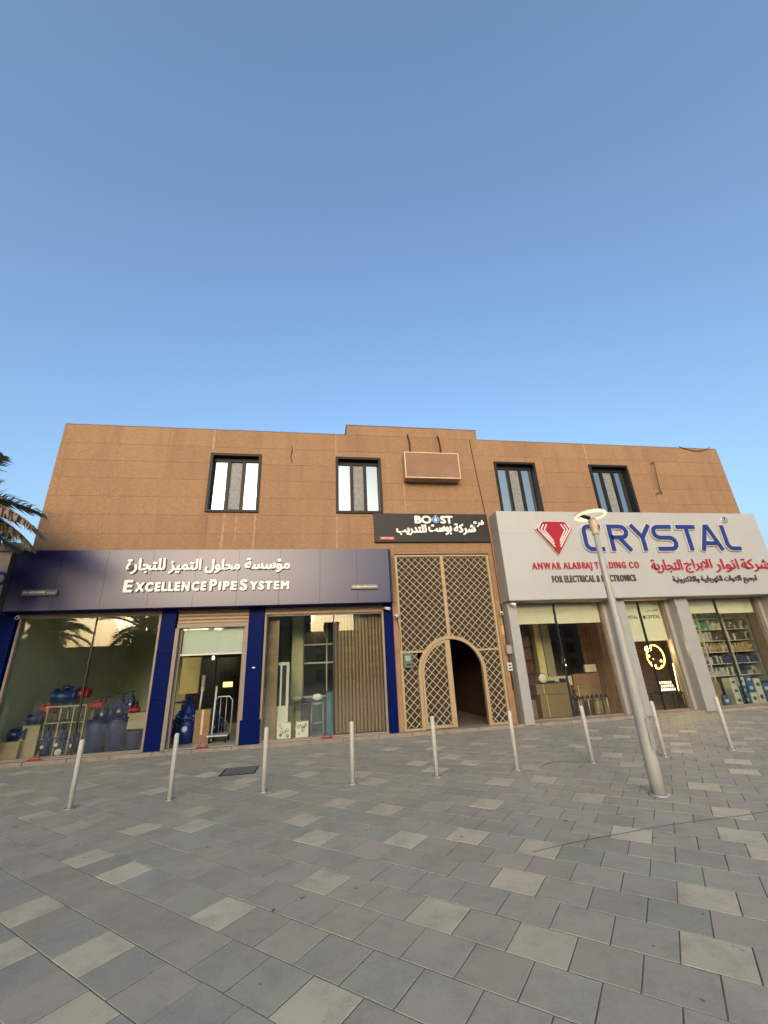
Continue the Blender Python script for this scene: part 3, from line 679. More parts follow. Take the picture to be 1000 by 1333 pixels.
# gem emblem
gm = MB(); O = [(7.36, 6.02), (7.64, 6.28), (8.43, 6.28), (8.68, 6.02), (8.02, 5.12)]
gm.prism(O[::-1], ky - .10, ky); E_ = gm.build('gem_emblem', M_REDL, cs)
gi = MB()
for side in (1, -1):
    for q in range(3):
        o_ = .12 * q
        P = [(.50 - o_, 1.06 - .0), (.60 - o_ * .9, .90 - .02 * q), (.1 + .01 * q, .26 + .10 * q)]
        pts = [(8.02 - side * p_[0], 5.12 + p_[1]) for p_ in P]
        for (a, b_) in zip(pts, pts[1:]):
            A, B = Vector(a), Vector(b_); d = (B - A).normalized(); nn = Vector((-d.y, d.x)) * .022
            gi.prism([tuple(A - nn), tuple(B - nn), tuple(B + nn), tuple(A + nn)], ky - .108 - .001 * q, ky - .1)
gi.build('facet_lines', M_RIM, E_)
rim = MB(); c0 = Vector((8.02, 5.75)); rim.prism([tuple(c0 + (Vector(p) - c0) * 1.045) for p in O[::-1]], ky - .06, ky - .0005); rim.build('emblem_edge', M_RIM, E_)
text('ANWAR ALABRAJ TRADING CO', 6.97, 10.98, 4.56, 4.86, ky, .035, M_REDL, cs, bold=.014, rim=M_RIM, rimw=.008, narrow=.82)
text('FOR ELECTRICAL & ELECTRONICS', 7.62, 10.72, 4.18, 4.41, ky, .03, M_GREYL, cs, bold=.009, narrow=.84)
for s, a, b_ in (('شركة', 15.08, 16.3), ('انوار', 13.98, 14.98), ('الابراج', 12.75, 13.88), ('التجارية', 11.42, 12.66)): text(s, a, b_, 4.43, 4.93, ky, .035, M_REDL, cs, bold=.016, arabic=True, rim=M_RIM, rimw=.008)
text('لجميع الادوات الكهربائية والالكترونية'.replace('ئ', 'ي'), 12.12, 15.55, 4.03, 4.33, ky, .03, M_GREYL, cs, bold=.006, arabic=True)

# grey columns
for a, b_, lab in ((6.08, 6.38, 'narrow light grey column at the left end of the electrical shop'), (9.82, 10.30, 'light grey column behind the street lamp'), (12.26, 12.76, 'light grey column right of the glowing chandelier window'), (16.18, 16.5, 'light grey column at the right end of the electrical shop')):
    t = thing('grey_column', lab, 'column', ((a + b_) / 2, 12.9, 0), 'grey columns of the electrical shop')
    for c_, d_ in ((.05, 1.85), (1.85, 3.635)): box('panel', M_COLG, a, b_, 12.76, 13.26, c_ + .0015, d_ - .0015, t, bevel=.004)
    box('shutter_guide', M_GREYD, a - .13, a - .002, 13.1, 13.3, .09, 3.635, t); box('shutter_guide', M_GREYD, b_ + .002, b_ + .07, 13.1, 13.3, .09, 3.635, t)
t = thing('side_strip', 'dark brown strip between lattice gate pilaster and grey column', 'cladding', (6.02, 13.0, 0))  # plain dark brown strip added on the wall beside the column
box('dark_strip', mat('dark_brown_strip', (.07, .055, .042), .7), 5.99, 6.076, 12.99, 13.045, .09, 3.64, t)
shopfront('electrical shop window with cartons and an office chair behind it', 'shop window', 6.42, 9.7, .09, 3.63, 13.28, (8.0,), (.03, .03))
shopfront('narrow shop window glowing with a lit chandelier', 'shop window', 10.42, 12.12, .09, 3.63, 13.28, (11.24,), (.03, .03))
shopfront('electrical shop window with shelves of stock and blue-white boxes', 'shop window', 12.88, 16.05, .09, 3.63, 13.28, (14.4,), (.03, .03))
def blind(a, b_, z, lab, txt=None):
    t = thing('roller_blind', lab, 'blind', ((a + b_) / 2, 13.32, z), 'roller blinds of the electrical shop')
    box('fabric', M_BLIND, a, b_, 13.325, 13.33, z, 3.60, t); MB().tube([(a, 13.327, z), (b_, 13.327, z)], .012, 6).build('bottom_bar', M_BLIND, t)
    MB().tube([(a, 13.36, 3.62), (b_, 13.36, 3.62)], .035, 8).build('roller', M_WHTP, t)
    if txt:
        for q in txt: text(*q[:5], 13.3245, .001, M_GREYL, t, split=False, bold=.004)
blind(6.46, 7.96, 2.98, 'cream blind rolled part way down, left of the carton window'); blind(8.03, 9.66, 2.96, 'cream blind rolled part way down, right half of the carton window')
blind(10.46, 11.2, 2.28, 'cream blind printed CRYSTAL, left of the chandelier window', [('CRYSTAL', 10.52, 11.14, 3.02, 3.14)])
blind(11.26, 12.08, 2.28, 'cream blind printed CRYSTAL with small gem, right of the chandelier window', [('CRYSTAL', 11.48, 12.02, 3.02, 3.14), ('شركة', 11.5, 12.0, 3.25, 3.34)])
blind(12.95, 14.36, 3.15, 'cream blind at the top of the shelf window, left one'); blind(14.44, 15.99, 3.12, 'cream blind at the top of the shelf window, right one')
gd = MB(); gd.prism([(11.32, 3.08), (11.36, 3.13), (11.42, 3.13), (11.46, 3.08), (11.39, 2.98)][::-1], 13.318, 13.322); tag(gd.build('gem_print', M_GREYL), 'small dark gem print on the CRYSTAL blind', 'print')

# ------------------------------------------------------------------ street furniture
BB = [(-3.75, 8.24, 'white bollard, leftmost of the row, before the valve window'), (-2.29, 8.19, 'white bollard in front of the blue pillar left of the shop door'), (-.84, 8.15, 'white bollard just right of the drain grate'), (.62, 8.11, 'white bollard in front of the slatted wooden panel'),
      (2.07, 8.05, 'white bollard before the closed leaf of the lattice gate'), (3.54, 8.03, 'white bollard at the right edge of the lattice gate'), (5.01, 8.02, 'white bollard left of the street lamp, before the carton window'), (6.48, 7.98, 'white bollard just right of the street lamp'), (7.97, 8.0, 'white bollard, rightmost of the row')]
sn = None
for i, (x, y, lab) in enumerate(BB):
    if sn is None:
        t = thing('bollard', lab, 'bollard', (x, y, 0), 'white bollards along the plaza')
        MB().lathe([(0, 0), (.037, 0), (.037, .905), (.034, .93), (.0, .945)], (x, y, .01), 20).build('post', M_WHTP, t)
        MB().lathe([(0.0, .0), (.072, .0), (.072, .008), (.041, .02), (.0375, .02)], (x, y, .001), 20).build('base_plate', M_GALV, t)
        for k in range(4): MB().lathe([(.0, .0), (.009, .0), (.009, .018), (0, .018)], (x + .058 * math.cos(k * 1.57 + .7), y + .058 * math.sin(k * 1.57 + .7), .008), 6).build('bolt', M_BLKM, t)
        sn = snapshot(t)
    else:
        t = copy_snap(sn); t.location = (x, y, 0); t['label'] = lab
        t.rotation_euler = (random.gauss(0, .006), random.gauss(0, .006), random.random())

lp = thing('street_lamp', 'grey tapered street lamp post with a glowing ring light, standing before the grey sign', 'street lamp', (4.62, 5.98, 0))
px, py = 4.62, 5.98
MB().lathe([(0, 0), (.088, 0), (.087, .3), (.085, .9), (.064, 2.2), (.050, 3.2), (.042, 3.72), (0, 3.72)], (px, py, .0), 28).build('pole', mat('grey_lamp_paint', (.30, .295, .275), .4, var=.08, scale=4), lp)
MB().lathe([(.088, .0), (.13, .0), (.13, .012), (.089, .016)], (px, py, .001), 28).build('base_flange', M_GALV, lp)
d_ = MB().box(-.045, .045, -.093, -.083, .55, .95); dd = d_.build('access_door', mat('grey_lamp_door', (.27, .265, .25), .45), None); dd.parent = lp; dd.rotation_euler = (0, 0, .35)
MB().lathe([(0, 0), (.052, 0), (.052, .05), (.046, .05), (.066, .09), (.066, .26), (.055, .29), (.0, .29)], (px, py, 3.72), 24).build('lamp_neck', mat('tan_lamp_neck', (.42, .31, .22), .5), lp)
M_LED = bpy.data.materials.new('warm_ring_light'); M_LED.use_nodes = True; b = M_LED.node_tree.nodes['Principled BSDF']; b.inputs['Base Color'].default_value = (.2, .18, .12, 1); b.inputs['Emission Color'].default_value = (1, .84, .50, 1); b.inputs['Emission Strength'].default_value = .40
RC = (px - .02, py, 4.06)
rg = MB().torus(RC, .235, .022, 48, 10).build('ring_light', M_LED, lp)
MB().torus((RC[0], RC[1], RC[2] + .024), .235, .018, 48, 8).build('ring_housing', M_WHTP, lp)
MB().add([(px - .05, py - .04, 4.0), (px - .05, py + .04, 4.0), (px - .225, py + .03, 4.07), (px - .225, py - .03, 4.07), (px - .05, py - .04, 4.03), (px - .05, py + .04, 4.03), (px - .225, py + .03, 4.09), (px - .225, py - .03, 4.09)],
         [(0, 1, 2, 3), (7, 6, 5, 4), (0, 3, 7, 4), (1, 5, 6, 2), (0, 4, 5, 1), (3, 2, 6, 7)]).build('bracket_arm', M_BLKM, lp)

gr = thing('drain_grate', 'rectangular dark slotted drain grate set in the paving', 'drain grate', (-1.52, 10.0, 0))
f = MB(); f.box(-1.86, -1.18, 9.66, 9.70, -.01, .009); f.box(-1.86, -1.18, 10.32, 10.36, -.01, .009); f.box(-1.86, -1.82, 9.70, 10.32, -.01, .009); f.box(-1.22, -1.18, 9.70, 10.32, -.01, .009); f.build('frame', M_BLKM, gr)
box('pit', M_DARK, -1.82, -1.22, 9.70, 10.32, -.01, .004, gr)
sl_ = MB()
for k in range(13): sl_.box(-1.81 + k * .0475, -1.788 + k * .0475, 9.70, 10.32, .0045, .0088)
sl_.build('slat', mat('worn_iron', (.26, .25, .235), .6), gr, kind='stuff')
def cable(lab, pts, r=.006, m=M_BLKM, cat='cable', name='cable'):
    P = [Vector(p) for p in pts]; out = []
    for i in range(len(P) - 1):
        p0, p1, p2, p3 = P[max(i - 1, 0)], P[i], P[i + 1], P[min(i + 2, len(P) - 1)]
        for k in range(6):
            t = k / 6; out.append(.5 * ((2 * p1) + (-p0 + p2) * t + (2 * p0 - 5 * p1 + 4 * p2 - p3) * t * t + (-p0 + 3 * p1 - 3 * p2 + p3) * t ** 3))
    out.append(P[-1]); return tag(MB().tube(out, r, 6).build(name, m), lab, cat)
cable('thin dark cable lying across the paving right of the street lamp', [(2.14, 4.77, .005), (2.68, 4.87, .006), (3.3, 4.94, .005), (3.93, 5.0, .006), (5.23, 5.03, .005), (6.4, 5.25, .005)], .0025, mat('dusty_cable', (.09, .08, .07), .8))
cable('thin dark cable looping on the paving behind a bollard', [(3.91, 7.95, .005), (4.21, 8.23, .006), (4.47, 8.33, .005), (4.75, 8.14, .006), (4.97, 8.03, .005)], .004, MATS['dusty_cable'])
cable('long dark cable running down the wall right of the blank box sign', [(5.70, 13.02, 9.85), (5.72, 13.035, 9.4), (5.81, 13.035, 8.0), (5.90, 13.03, 6.8), (5.96, 13.035, 5.6), (5.98, 13.035, 3.0), (5.97, 13.035, 1.0)], .014)
cable('dark cable sagging over the parapet at the right end', [(14.9, 13.03, 9.92), (15.25, 13.02, 9.80), (15.64, 13.02, 9.73), (16.05, 13.02, 9.78), (16.4, 13.03, 9.93)], .014)
cable('short dark cable stub on the wall between the two left windows', [(-.95, 13.03, 9.34), (-.93, 13.0, 9.1), (-.97, 13.03, 8.9), (-.9, 13.03, 8.64)], .012)
rd = thing('rusty_rod', 'dark rusty rod bracketed to the upper wall near the right end', 'rod', (13.28, 12.95, 8.4))
MB().tube([(13.45, 12.9, 9.12), (13.31, 12.88, 9.06), (13.25, 12.95, 7.77)], .02, 6).build('rod', mat('rust', (.10, .055, .035), .8), rd)
MB().tube([(13.31, 12.9, 9.06), (13.31, 13.05, 9.06)], .02, 6).build('bracket', MATS['rust'], rd); MB().tube([(13.1, 13.04, 7.7), (13.3, 12.93, 7.78), (13.38, 13.04, 7.72)], .02, 6).build('bracket', MATS['rust'], rd)

# security cameras
def cctv(x, y, z, dx, lab):
    t = thing('security_camera', lab, 'security camera', (x, y, z), 'white security cameras')
    MB().tube([(x, y + .12, z + .05), (x, y + .05, z + .05), (x, y, z)], .018, 6).build('bracket', M_WHTP, t)
    a = Vector((dx, -.75, -.3)).normalized(); p = Vector((x, y, z))
    MB().tube([p - a * .08, p + a * .13], .045, 10).build('housing', M_WHT, t)
    MB().tube([p + a * .131, p + a * .137], .032, 10).build('lens', M_BLKM, t)
cctv(2.12, 12.78, 3.55, .7, 'white security camera under the right end of the navy sign')
cctv(2.46, 12.9, 3.33, -.7, 'white security camera on the pilaster left of the lattice gate')
cctv(5.89, 12.9, 3.33, -.2, 'white security camera on the pilaster right of the lattice gate')
cctv(6.18, 12.6, 3.55, .6, 'white security camera under the left corner of the grey sign')
cctv(-8.05, 12.85, 3.6, .3, 'white security camera under the left end of the navy sign')
cable('thin cable from the camera down the left gate pilaster', [(2.46, 13.04, 3.3), (2.5, 13.03, 3.1), (2.54, 13.04, 2.9), (2.54, 13.05, 2.3)], .008)
# small things on the gate and right pilaster
mb_ = thing('green_mailbox', 'small dark green box wired to the lattice left of the arch', 'box', (2.72, 13.0, 1.8))
box('body', mat('dark_green_paint', (.05, .10, .075), .5, var=.3, scale=12), 2.60, 2.86, 12.96, 13.055, 1.80, 2.22, mb_, bevel=.008)
box('label_plate', mat('grey_green_label', (.2, .27, .23), .5), 2.64, 2.80, 12.952, 12.959, 2.0, 2.14, mb_); box('slot', M_BLKM, 2.68, 2.8, 12.952, 12.959, 1.86, 1.92, mb_)
jb = thing('junction_box', 'grey junction box tilted on the right gate pilaster', 'junction box', (5.98, 12.98, 2.15))
box('body', mat('grey_box', (.22, .19, .16), .6), 5.90, 6.10, 12.92, 12.989, 2.05, 2.32, jb, bevel=.008); box('cover', mat('grey_box_cover', (.28, .25, .22), .6), 5.93, 6.07, 12.91, 12.919, 2.09, 2.28, jb)
eb = thing('electric_box', 'small white electric box with two dark holes on the right pilaster', 'electric box', (5.93, 12.98, 1.65))
box('body', M_WHTP, 5.86, 6.02, 12.94, 12.989, 1.56, 1.80, eb, bevel=.006)
for zz in (1.63, 1.72): box('socket', M_BLKM, 5.9, 5.98, 12.934, 12.939, zz - .02, zz + .025, eb)
tag(box('sticker', mat('yellow_sticker', (.50, .34, .06), .6), 5.90, 6.0, WY - .004, WY - .0005, 2.66, 2.93), 'yellow sticker on the right gate pilaster', 'sticker')
tag(box('rust_patch', mat('rust_red_plate', (.28, .08, .03), .8), 5.83, 5.9, WY - .004, WY - .0005, 1.28, 1.4), 'small rust-red plate low on the right gate pilaster', 'plate')
for i, (x, lab) in enumerate(((-6.9, 'red floor-lock left on the kerb before the valve window'), (-2.95, 'red floor-lock on the kerb before the open door'), (.3, 'red floor-lock on the kerb before the stool window'))):
    t = thing('floor_lock', lab, 'shutter lock', (x, 12.93, .085), 'red shutter locks on the kerb')
    MB().tube([(x - .16, 12.93, .10), (x + .16, 12.93, .10)], .014, 6).build('bar', M_RED, t); MB().tube([(x - .13, 12.93, .1), (x - .08, 12.92, .16), (x, 12.92, .17 if i != 1 else .27), (x + .08, 12.92, .16), (x + .13, 12.93, .1)], .012, 6).build('hasp', M_RED, t)

# ------------------------------------------------------------------ goods in the pipe shop
def make_valve(s, loc, kind, lab):
    """resilient gate valve: flanged body, bonnet, stem and handwheel"""
    x, y, z = loc; t = thing('gate_valve' , lab, 'valve', loc, 'blue valves in the shop window')
    MB().lathe([(0, 0), (.10 * s, 0), (.16 * s, .06 * s), (.19 * s, .2 * s), (.17 * s, .36 * s), (.17 * s, .40 * s), (.21 * s, .405 * s), (.21 * s, .45 * s), (.16 * s, .455 * s), (.15 * s, .54 * s), (.09 * s, .60 * s), (.09 * s, .64 * s), (.035 * s, .66 * s), (.03 * s, .8 * s), (0, .8 * s)], (x, y, z), 16).build('body', M_VALVE, t)
    for sd_ in (-1, 1):
        MB().lathe([(0, sd_ * .20 * s), (.19 * s, sd_ * .24 * s), (.19 * s, sd_ * .30 * s), (.11 * s, sd_ * .31 * s), (0, sd_ * .31 * s)][::sd_], (x, y, z + .2 * s), 16, axis='x').build('flange', M_VALVE, t)
    bo = MB()
    for k in range(8):
        a = k * math.pi / 4; bo.lathe([(0, 0), (.018 * s, 0), (.018 * s, .08 * s), (0, .08 * s)], (x + .185 * s * math.cos(a), y + .185 * s * math.sin(a), z + .39 * s), 6)
        for sd_ in (-1, 1): bo.tube([(x + sd_ * .22 * s, y + .15 * s * math.cos(a), z + .2 * s + .15 * s * math.sin(a)), (x + sd_ * .33 * s, y + .15 * s * math.cos(a), z + .2 * s + .15 * s * math.sin(a))], .016 * s, 5)
    bo.build('bolt', M_GALV, t, kind='stuff')
    MB().lathe([(0, -.19 * s), (.05 * s, -.19 * s), (.05 * s, -.17 * s)], (x, y, z + .25 * s), 10, axis='y').build('nameplate', M_WHT, t)
    if kind:
        m = M_RED if kind == 2 else M_VALVE
        hw = MB().torus((x, y, z + .86 * s), .19 * s, .018 * s, 18, 6)
        for k in range(3): hw.tube([(x, y, z + .86 * s), (x + .19 * s * math.cos(k * 2.09), y + .19 * s * math.sin(k * 2.09), z + .86 * s)], .012 * s, 5)
        hw.tube([(x, y, z + .78 * s), (x, y, z + .9 * s)], .02 * s, 6); hw.build('handwheel', m, t)
    return t
V = [(-7.55, 14.0, .08, .75, 1, 'upright blue valve on the floor, leftmost in the window'), (-7.2, 13.85, .08, .85, 1, 'tall upright blue valve on the floor, second from the left'), (-6.88, 13.9, .08, .95, 1, 'tall upright blue valve on the floor, third from the left'), (-6.5, 13.85, .08, .8, 0, 'blue valve on the floor beside the round white disc'),
     (-5.15, 13.7, 1.08, .55, 1, 'blue valve on top of the pale box by the blue pillar'), (-5.5, 13.95, .86, .75, 1, 'blue valve behind the barrels, right of centre'), (-5.95, 14.0, .82, .7, 1, 'blue valve behind the barrels, centre'),
     (-3.72, 14.2, .08, 1.55, 0, 'large blue valve just inside the shop doorway'), (-3.2, 15.4, .08, 1.1, 1, 'blue valve standing further inside the doorway'), (-4.3, 15.6, .08, 1.2, 1, 'blue valve behind the large one in the doorway')]
for x, y, z, s, k, lab in V: make_valve(s, (x, y, z), k, lab)
def check_valve(x, y, z, s, lab, m=M_VALVE):
    t = thing('check_valve', lab, 'valve', (x, y, z), 'small valves on the display boxes')
    MB().lathe([(0, -.2 * s), (.15 * s, -.2 * s), (.15 * s, -.16 * s), (.09 * s, -.14 * s), (.14 * s, 0), (.09 * s, .14 * s), (.15 * s, .16 * s), (.15 * s, .2 * s), (0, .2 * s)], (x, y, z + .15 * s), 14, axis='x').build('body', m, t)
    MB().lathe([(0, 0), (.09 * s, 0), (.09 * s, .05 * s), (0, .07 * s)], (x, y, z + .28 * s), 12).build('cap', m, t)
check_valve(-7.78, 13.62, .50, .95, 'small blue valve on the lowest pale box at left'); check_valve(-7.5, 13.72, .85, .9, 'small blue valve on the middle step of the display at left')
check_valve(-6.98, 13.95, 1.28, 1.5, 'blue valve on top of the display shelf'); check_valve(-7.35, 13.95, 1.08, .85, 'red valve at the left end of the display shelf', M_RED)
check_valve(-6.6, 14.0, 1.42, .9, 'red valve at the right end of the display shelf', M_RED); check_valve(-6.1, 13.9, 1.1, .8, 'red valve between shelf and barrels', M_RED); check_valve(-4.98, 13.55, .98, .6, 'red cone-shaped valve on the pale box by the pillar', M_RED)
# stepped display and boxes
ds = thing('display_shelf', 'stepped cream display shelf with uprights holding valves', 'shelf', (-6.95, 14.0, .07))
M_SHELF = mat('cream_shelf', (.30, .25, .17), .6, var=.1)
box('shelf_board', M_SHELF, -7.3, -6.3, 13.7, 14.2, 1.24, 1.28, ds); box('shelf_board', M_SHELF, -7.3, -6.3, 13.7, 14.2, .84, .87, ds)
for xx in (-7.28, -6.95, -6.62, -6.32): box('upright', M_SHELF, xx, xx + .035, 13.72, 13.76, .07, 1.24, ds); box('upright', M_SHELF, xx, xx + .035, 14.12, 14.16, .07, 1.24, ds)
tag(box('display_box', M_SHELF, -8.1, -7.62, 13.45, 13.85, .07, .49, bevel=.005), 'cream display box at the far left of the valve window', 'box'); tag(box('display_box', M_SHELF, -7.72, -7.3, 13.6, 13.66, .07, .84), 'cream panel stand between small valves and shelf', 'box')
tag(box('display_box', M_SHELF, -5.12, -4.66, 13.5, 13.95, .6, 1.0, bevel=.005), 'pale box stacked above the blue barrels near the pillar', 'box'); 
for x, y, r, h, lab in ((-5.88, 13.68, .30, .78, 'blue barrel left of three in the valve window'), (-5.35, 13.62, .30, .82, 'blue barrel in the middle of three in the valve window'), (-4.88, 13.6, .24, .48, 'low blue barrel under the pale box by the pillar')):
    t = thing('blue_barrel', lab, 'barrel', (x, y, .07), 'blue barrels in the valve window')
    MB().lathe([(0, 0), (r * .78, 0), (r * .86, h * .3), (r * .96, h * .9), (r * .96, h), (0, h)], (x, y, .07), 22).build('tub', M_VALVE, t)
    MB().torus((x, y, .07 + h), r * .97, .02, 24, 6).build('rim', M_VALVE, t); MB().torus((x, y, .07 + h * .62), r * .92, .012, 24, 6).build('band', M_VALVE, t)
dk = thing('white_disc', 'small round white disc on the floor in the valve window', 'disc', (-6.66, 13.5, .1))
MB().lathe([(0, -.02), (.075, -.02), (.08, 0), (.075, .02), (0, .02)], (-6.66, 13.45, .18), 18, axis='y').build('face', M_WHT, dk); MB().lathe([(.03, -.03), (.03, 0)], (-6.66, 13.44, .18), 10, axis='y').build('hub', M_GALV, dk)
cb = thing('cardboard_box', 'brown cardboard box beside the trolley inside the doorway', 'box', (-3.3, 14.1, .07))
box('carton', M_CARD, -3.46, -3.04, 13.9, 14.3, .07, .95, cb, bevel=.006); box('tape', mat('tape', (.5, .36, .2), .4), -3.28, -3.22, 13.895, 13.899, .3, .95, cb)
for i, (a, h) in enumerate(((-3.38, 1.55), (-2.98, 1.56))): tag(MB().tube([(a, 14.0, .95 if i == 0 else .1), (a + .02, 14.05, h)], .028, 8).build('pale_tube', M_WHTP), ('white tube standing out of the cardboard box', 'white tube standing between box and trolley')[i], 'tube')
tr = thing('platform_trolley', 'grey platform trolley with a curved push handle inside the doorway', 'trolley', (-2.75, 14.0, .07))
M_TR = mat('grey_trolley_metal', (.34, .36, .35), .4, metal=.3)
box('platform', M_TR, -3.05, -2.48, 13.7, 14.3, .24, .28, tr, bevel=.01)
h = MB(); h.tube([(-3.0, 14.2, .28), (-3.0, 14.2, 1.15), (-2.92, 14.2, 1.26), (-2.6, 14.2, 1.26), (-2.5, 14.2, 1.15), (-2.5, 14.2, .28)], .018, 8)
for xx in (-2.84, -2.67): h.tube([(xx, 14.2, .28), (xx, 14.2, 1.25)], .01, 6)
h.build('handle', M_GALV, tr)
for xx in (-2.98, -2.55):
    for yy in (13.78, 14.22): MB().torus((xx, yy, .14), .05, .022, 14, 6, 'x').build('wheel', M_BLKM, tr)
bd = thing('inner_door', 'black framed glass door at the back of the pipe shop', 'door', (-3.6, 19.4, .07))
box('frame', M_BLKM, -5.3, -3.1, 19.4, 19.5, .07, 2.75, bd); box('leaf', mat('dark_door_glass', (.012, .013, .014), .15), -5.2, -4.2, 19.36, 19.39, .1, 2.6, bd); box('leaf', MATS['dark_door_glass'], -4.15, -3.2, 19.36, 19.39, .1, 2.6, bd)
ns = box('lit_notice', mat('warm_lit_notice', (.95, .68, .25), .5, emit=.4), -3.02, -2.72, 15.2, 15.22, 1.5, 1.66); tag(ns, 'small glowing yellow notice hanging inside the doorway', 'notice')
MB().tube([(-2.87, 15.21, 1.66), (-2.87, 15.21, 3.8)], .004, 4).build('hanging_wire', M_BLKM, None)
o = bpy.data.objects['hanging_wire']; o.parent = ns
pl = thing('pendant_bulb', 'small lit pendant bulb inside the pipe shop doorway', 'lamp', (-3.45, 15.2, 2.4))
MB().lathe([(0, 0), (.04, .02), (.05, .08), (.03, .14), (0, .15)], (-3.4, 15.2, 2.35), 10).build('bulb', mat('bulb_glow', (.9, .9, .8), .4, emit=.7), pl); MB().tube([(-3.4, 15.2, 2.5), (-3.4, 15.2, 3.8)], .006, 4).build('cord', M_BLKM, pl)
pn = thing('yellow_wall_panel', 'dull yellow board hanging inside the doorway at left', 'panel', (-4.1, 15.0, 1.5))
box('board', mat('dull_yellow_board', (.40, .34, .15), .7), -4.55, -3.95, 15.9, 15.95, 1.35, 2.5, pn); box('fittings', M_WHTP, -3.85, -3.75, 15.86, 15.95, 1.4, 1.9, pn)
# window with slats: back panel, white door, stool, reception
wp = thing('slatted_wood_panel', 'vertical brown timber slat panel behind the right pipe shop window', 'panel', (1.25, 13.5, .1))
box('backing', M_WOODB, .52, 2.02, 13.5, 13.54, .12, 3.5, wp)
x = .55
while x < 2.0: box('slat', M_WOOD, x, x + .062, 13.44, 13.50, .12, 3.5, wp); x += .107
tag(box('side_board', M_WOOD, -1.47, -1.15, 13.5, 13.56, .1, 3.5), 'plain brown board at the left of the stool window', 'board')
wd_ = thing('white_inner_door', 'white half-glazed door standing inside the stool window', 'door', (-1.0, 13.7, .1))
box('leaf', mat('white_door_paint', (.50, .52, .48), .5), -1.26, -.84, 13.66, 13.70, .1, .92, wd_); 
f = MB(); f.box(-1.26, -1.19, 13.66, 13.70, .92, 2.12); f.box(-.90, -.82, 13.655, 13.705, .1, 2.14); f.box(-1.26, -.9, 13.66, 13.70, 2.06, 2.14); f.box(-1.08, -1.03, 13.66, 13.70, .92, 2.06); f.build('stile', MATS['white_door_paint'], wd_)
box('pane', mat('dark_pane', (.03, .035, .035), .12), -1.19, -.9, 13.675, 13.685, .93, 2.05, wd_); box('handle', M_BLKM, -1.2, -1.12, 13.63, 13.655, 1.55, 1.57, wd_)
tag(box('cream_pillar', M_CREAM, -.86, -.48, 15.4, 15.8, .07, 3.8), 'cream pillar between white door and dark partition', 'pillar')
pt = thing('glazed_partition', 'dark glazed partition with pale bars behind the bar stool', 'partition', (0, 15.7, .1))
box('panes', mat('dark_partition_glass', (.022, .024, .026), .1), -.46, 1.4, 15.7, 15.72, 1.15, 3.5, pt)
for zz in (2.1, 2.72): box('rail', M_WHTP, -.46, 1.4, 15.66, 15.70, zz, zz + .05, pt)
for xx in (-.48, .33): box('post', M_WHTP, xx, xx + .035, 15.655, 15.70, .1, 3.5, pt)
rc = thing('reception_counter', 'blue reception counter with pale top behind the bar stool', 'counter', (.1, 15.2, .07))
box('front', mat('counter_blue', (.025, .07, .15), .5), -.5, .5, 14.95, 15.0, .07, 1.05, rc); box('top', M_WHTP, -.52, .52, 14.9, 15.3, 1.05, 1.09, rc)
box('end_panel', mat('teal_panel', (.03, .12, .2), .5), .3, .5, 13.75, 14.9, .07, 1.22, rc)
st = thing('bar_stool', 'tall metal bar stool with a white oval seat back', 'stool', (.03, 13.9, .07))
for a, b_ in ((-.16, -.15), (.16, -.15), (-.16, .15), (.16, .15)): MB().tube([(.03 + a * 1.15, 13.9 + b_, .07), (.03 + a, 13.9 + b_ * .8, .95)], .012, 6).build('leg', M_GALV, st)
MB().lathe([(0, 0), (.17, 0), (.18, .02), (.17, .04), (0, .05)], (.03, 13.9, .90), 18).build('seat', M_GALV, st)
MB().lathe([(0, -.02), (.8, -.02), (1, 0), (.8, .02), (0, .02)], (0, 0, 0), 20, axis='y').build('backrest', M_WHT, None)
o = bpy.data.objects['backrest']; o.parent = st; o.location = (0, .1, 1.03); o.scale = (.16, 1, .10)
MB().torus((.03, 13.9, .4), .17, .01, 18, 5).build('foot_ring', M_GALV, st)
for a, b_, lab in ((-1.1, -.71, 'white gear-patterned box on the floor, left of two'), (-.58, -.22, 'white patterned box on the floor beside the stool')):
    t = thing('patterned_box', lab, 'box', ((a + b_) / 2, 13.5, .07)); box('carton', M_WHT, a, b_, 13.45, 13.75, .07, .50, t, bevel=.01)
    pr = MB()
    for k in range(11):
        cx, cz, r = random.uniform(a + .06, b_ - .06), random.uniform(.13, .44), random.choice((.018, .026, .034)); pr.torus((cx, 13.447, cz), r, .006, 12, 4, 'y')
    pr.build('gear_print', M_BLKM, t)
tag(MB().lathe([(0, 0), (.05, .01), (.16, .08), (.22, .16), (.10, .22), (0, .24)], (-.62, 14.6, .93), 14).build('white_bag', M_WHTP), 'crumpled white bag on the dark table behind the white door', 'bag')
tb = thing('dark_table', 'dark table behind the white door in the stool window', 'table', (-.5, 14.6, .07)); box('top', M_BLKM, -.95, -.2, 14.4, 14.85, .88, .92, tb)
for xx in (-.9, -.25):
    for yy in (14.45, 14.8): MB().tube([(xx, yy, .07), (xx, yy, .88)], .018, 6).build('leg', M_BLKM, tb)

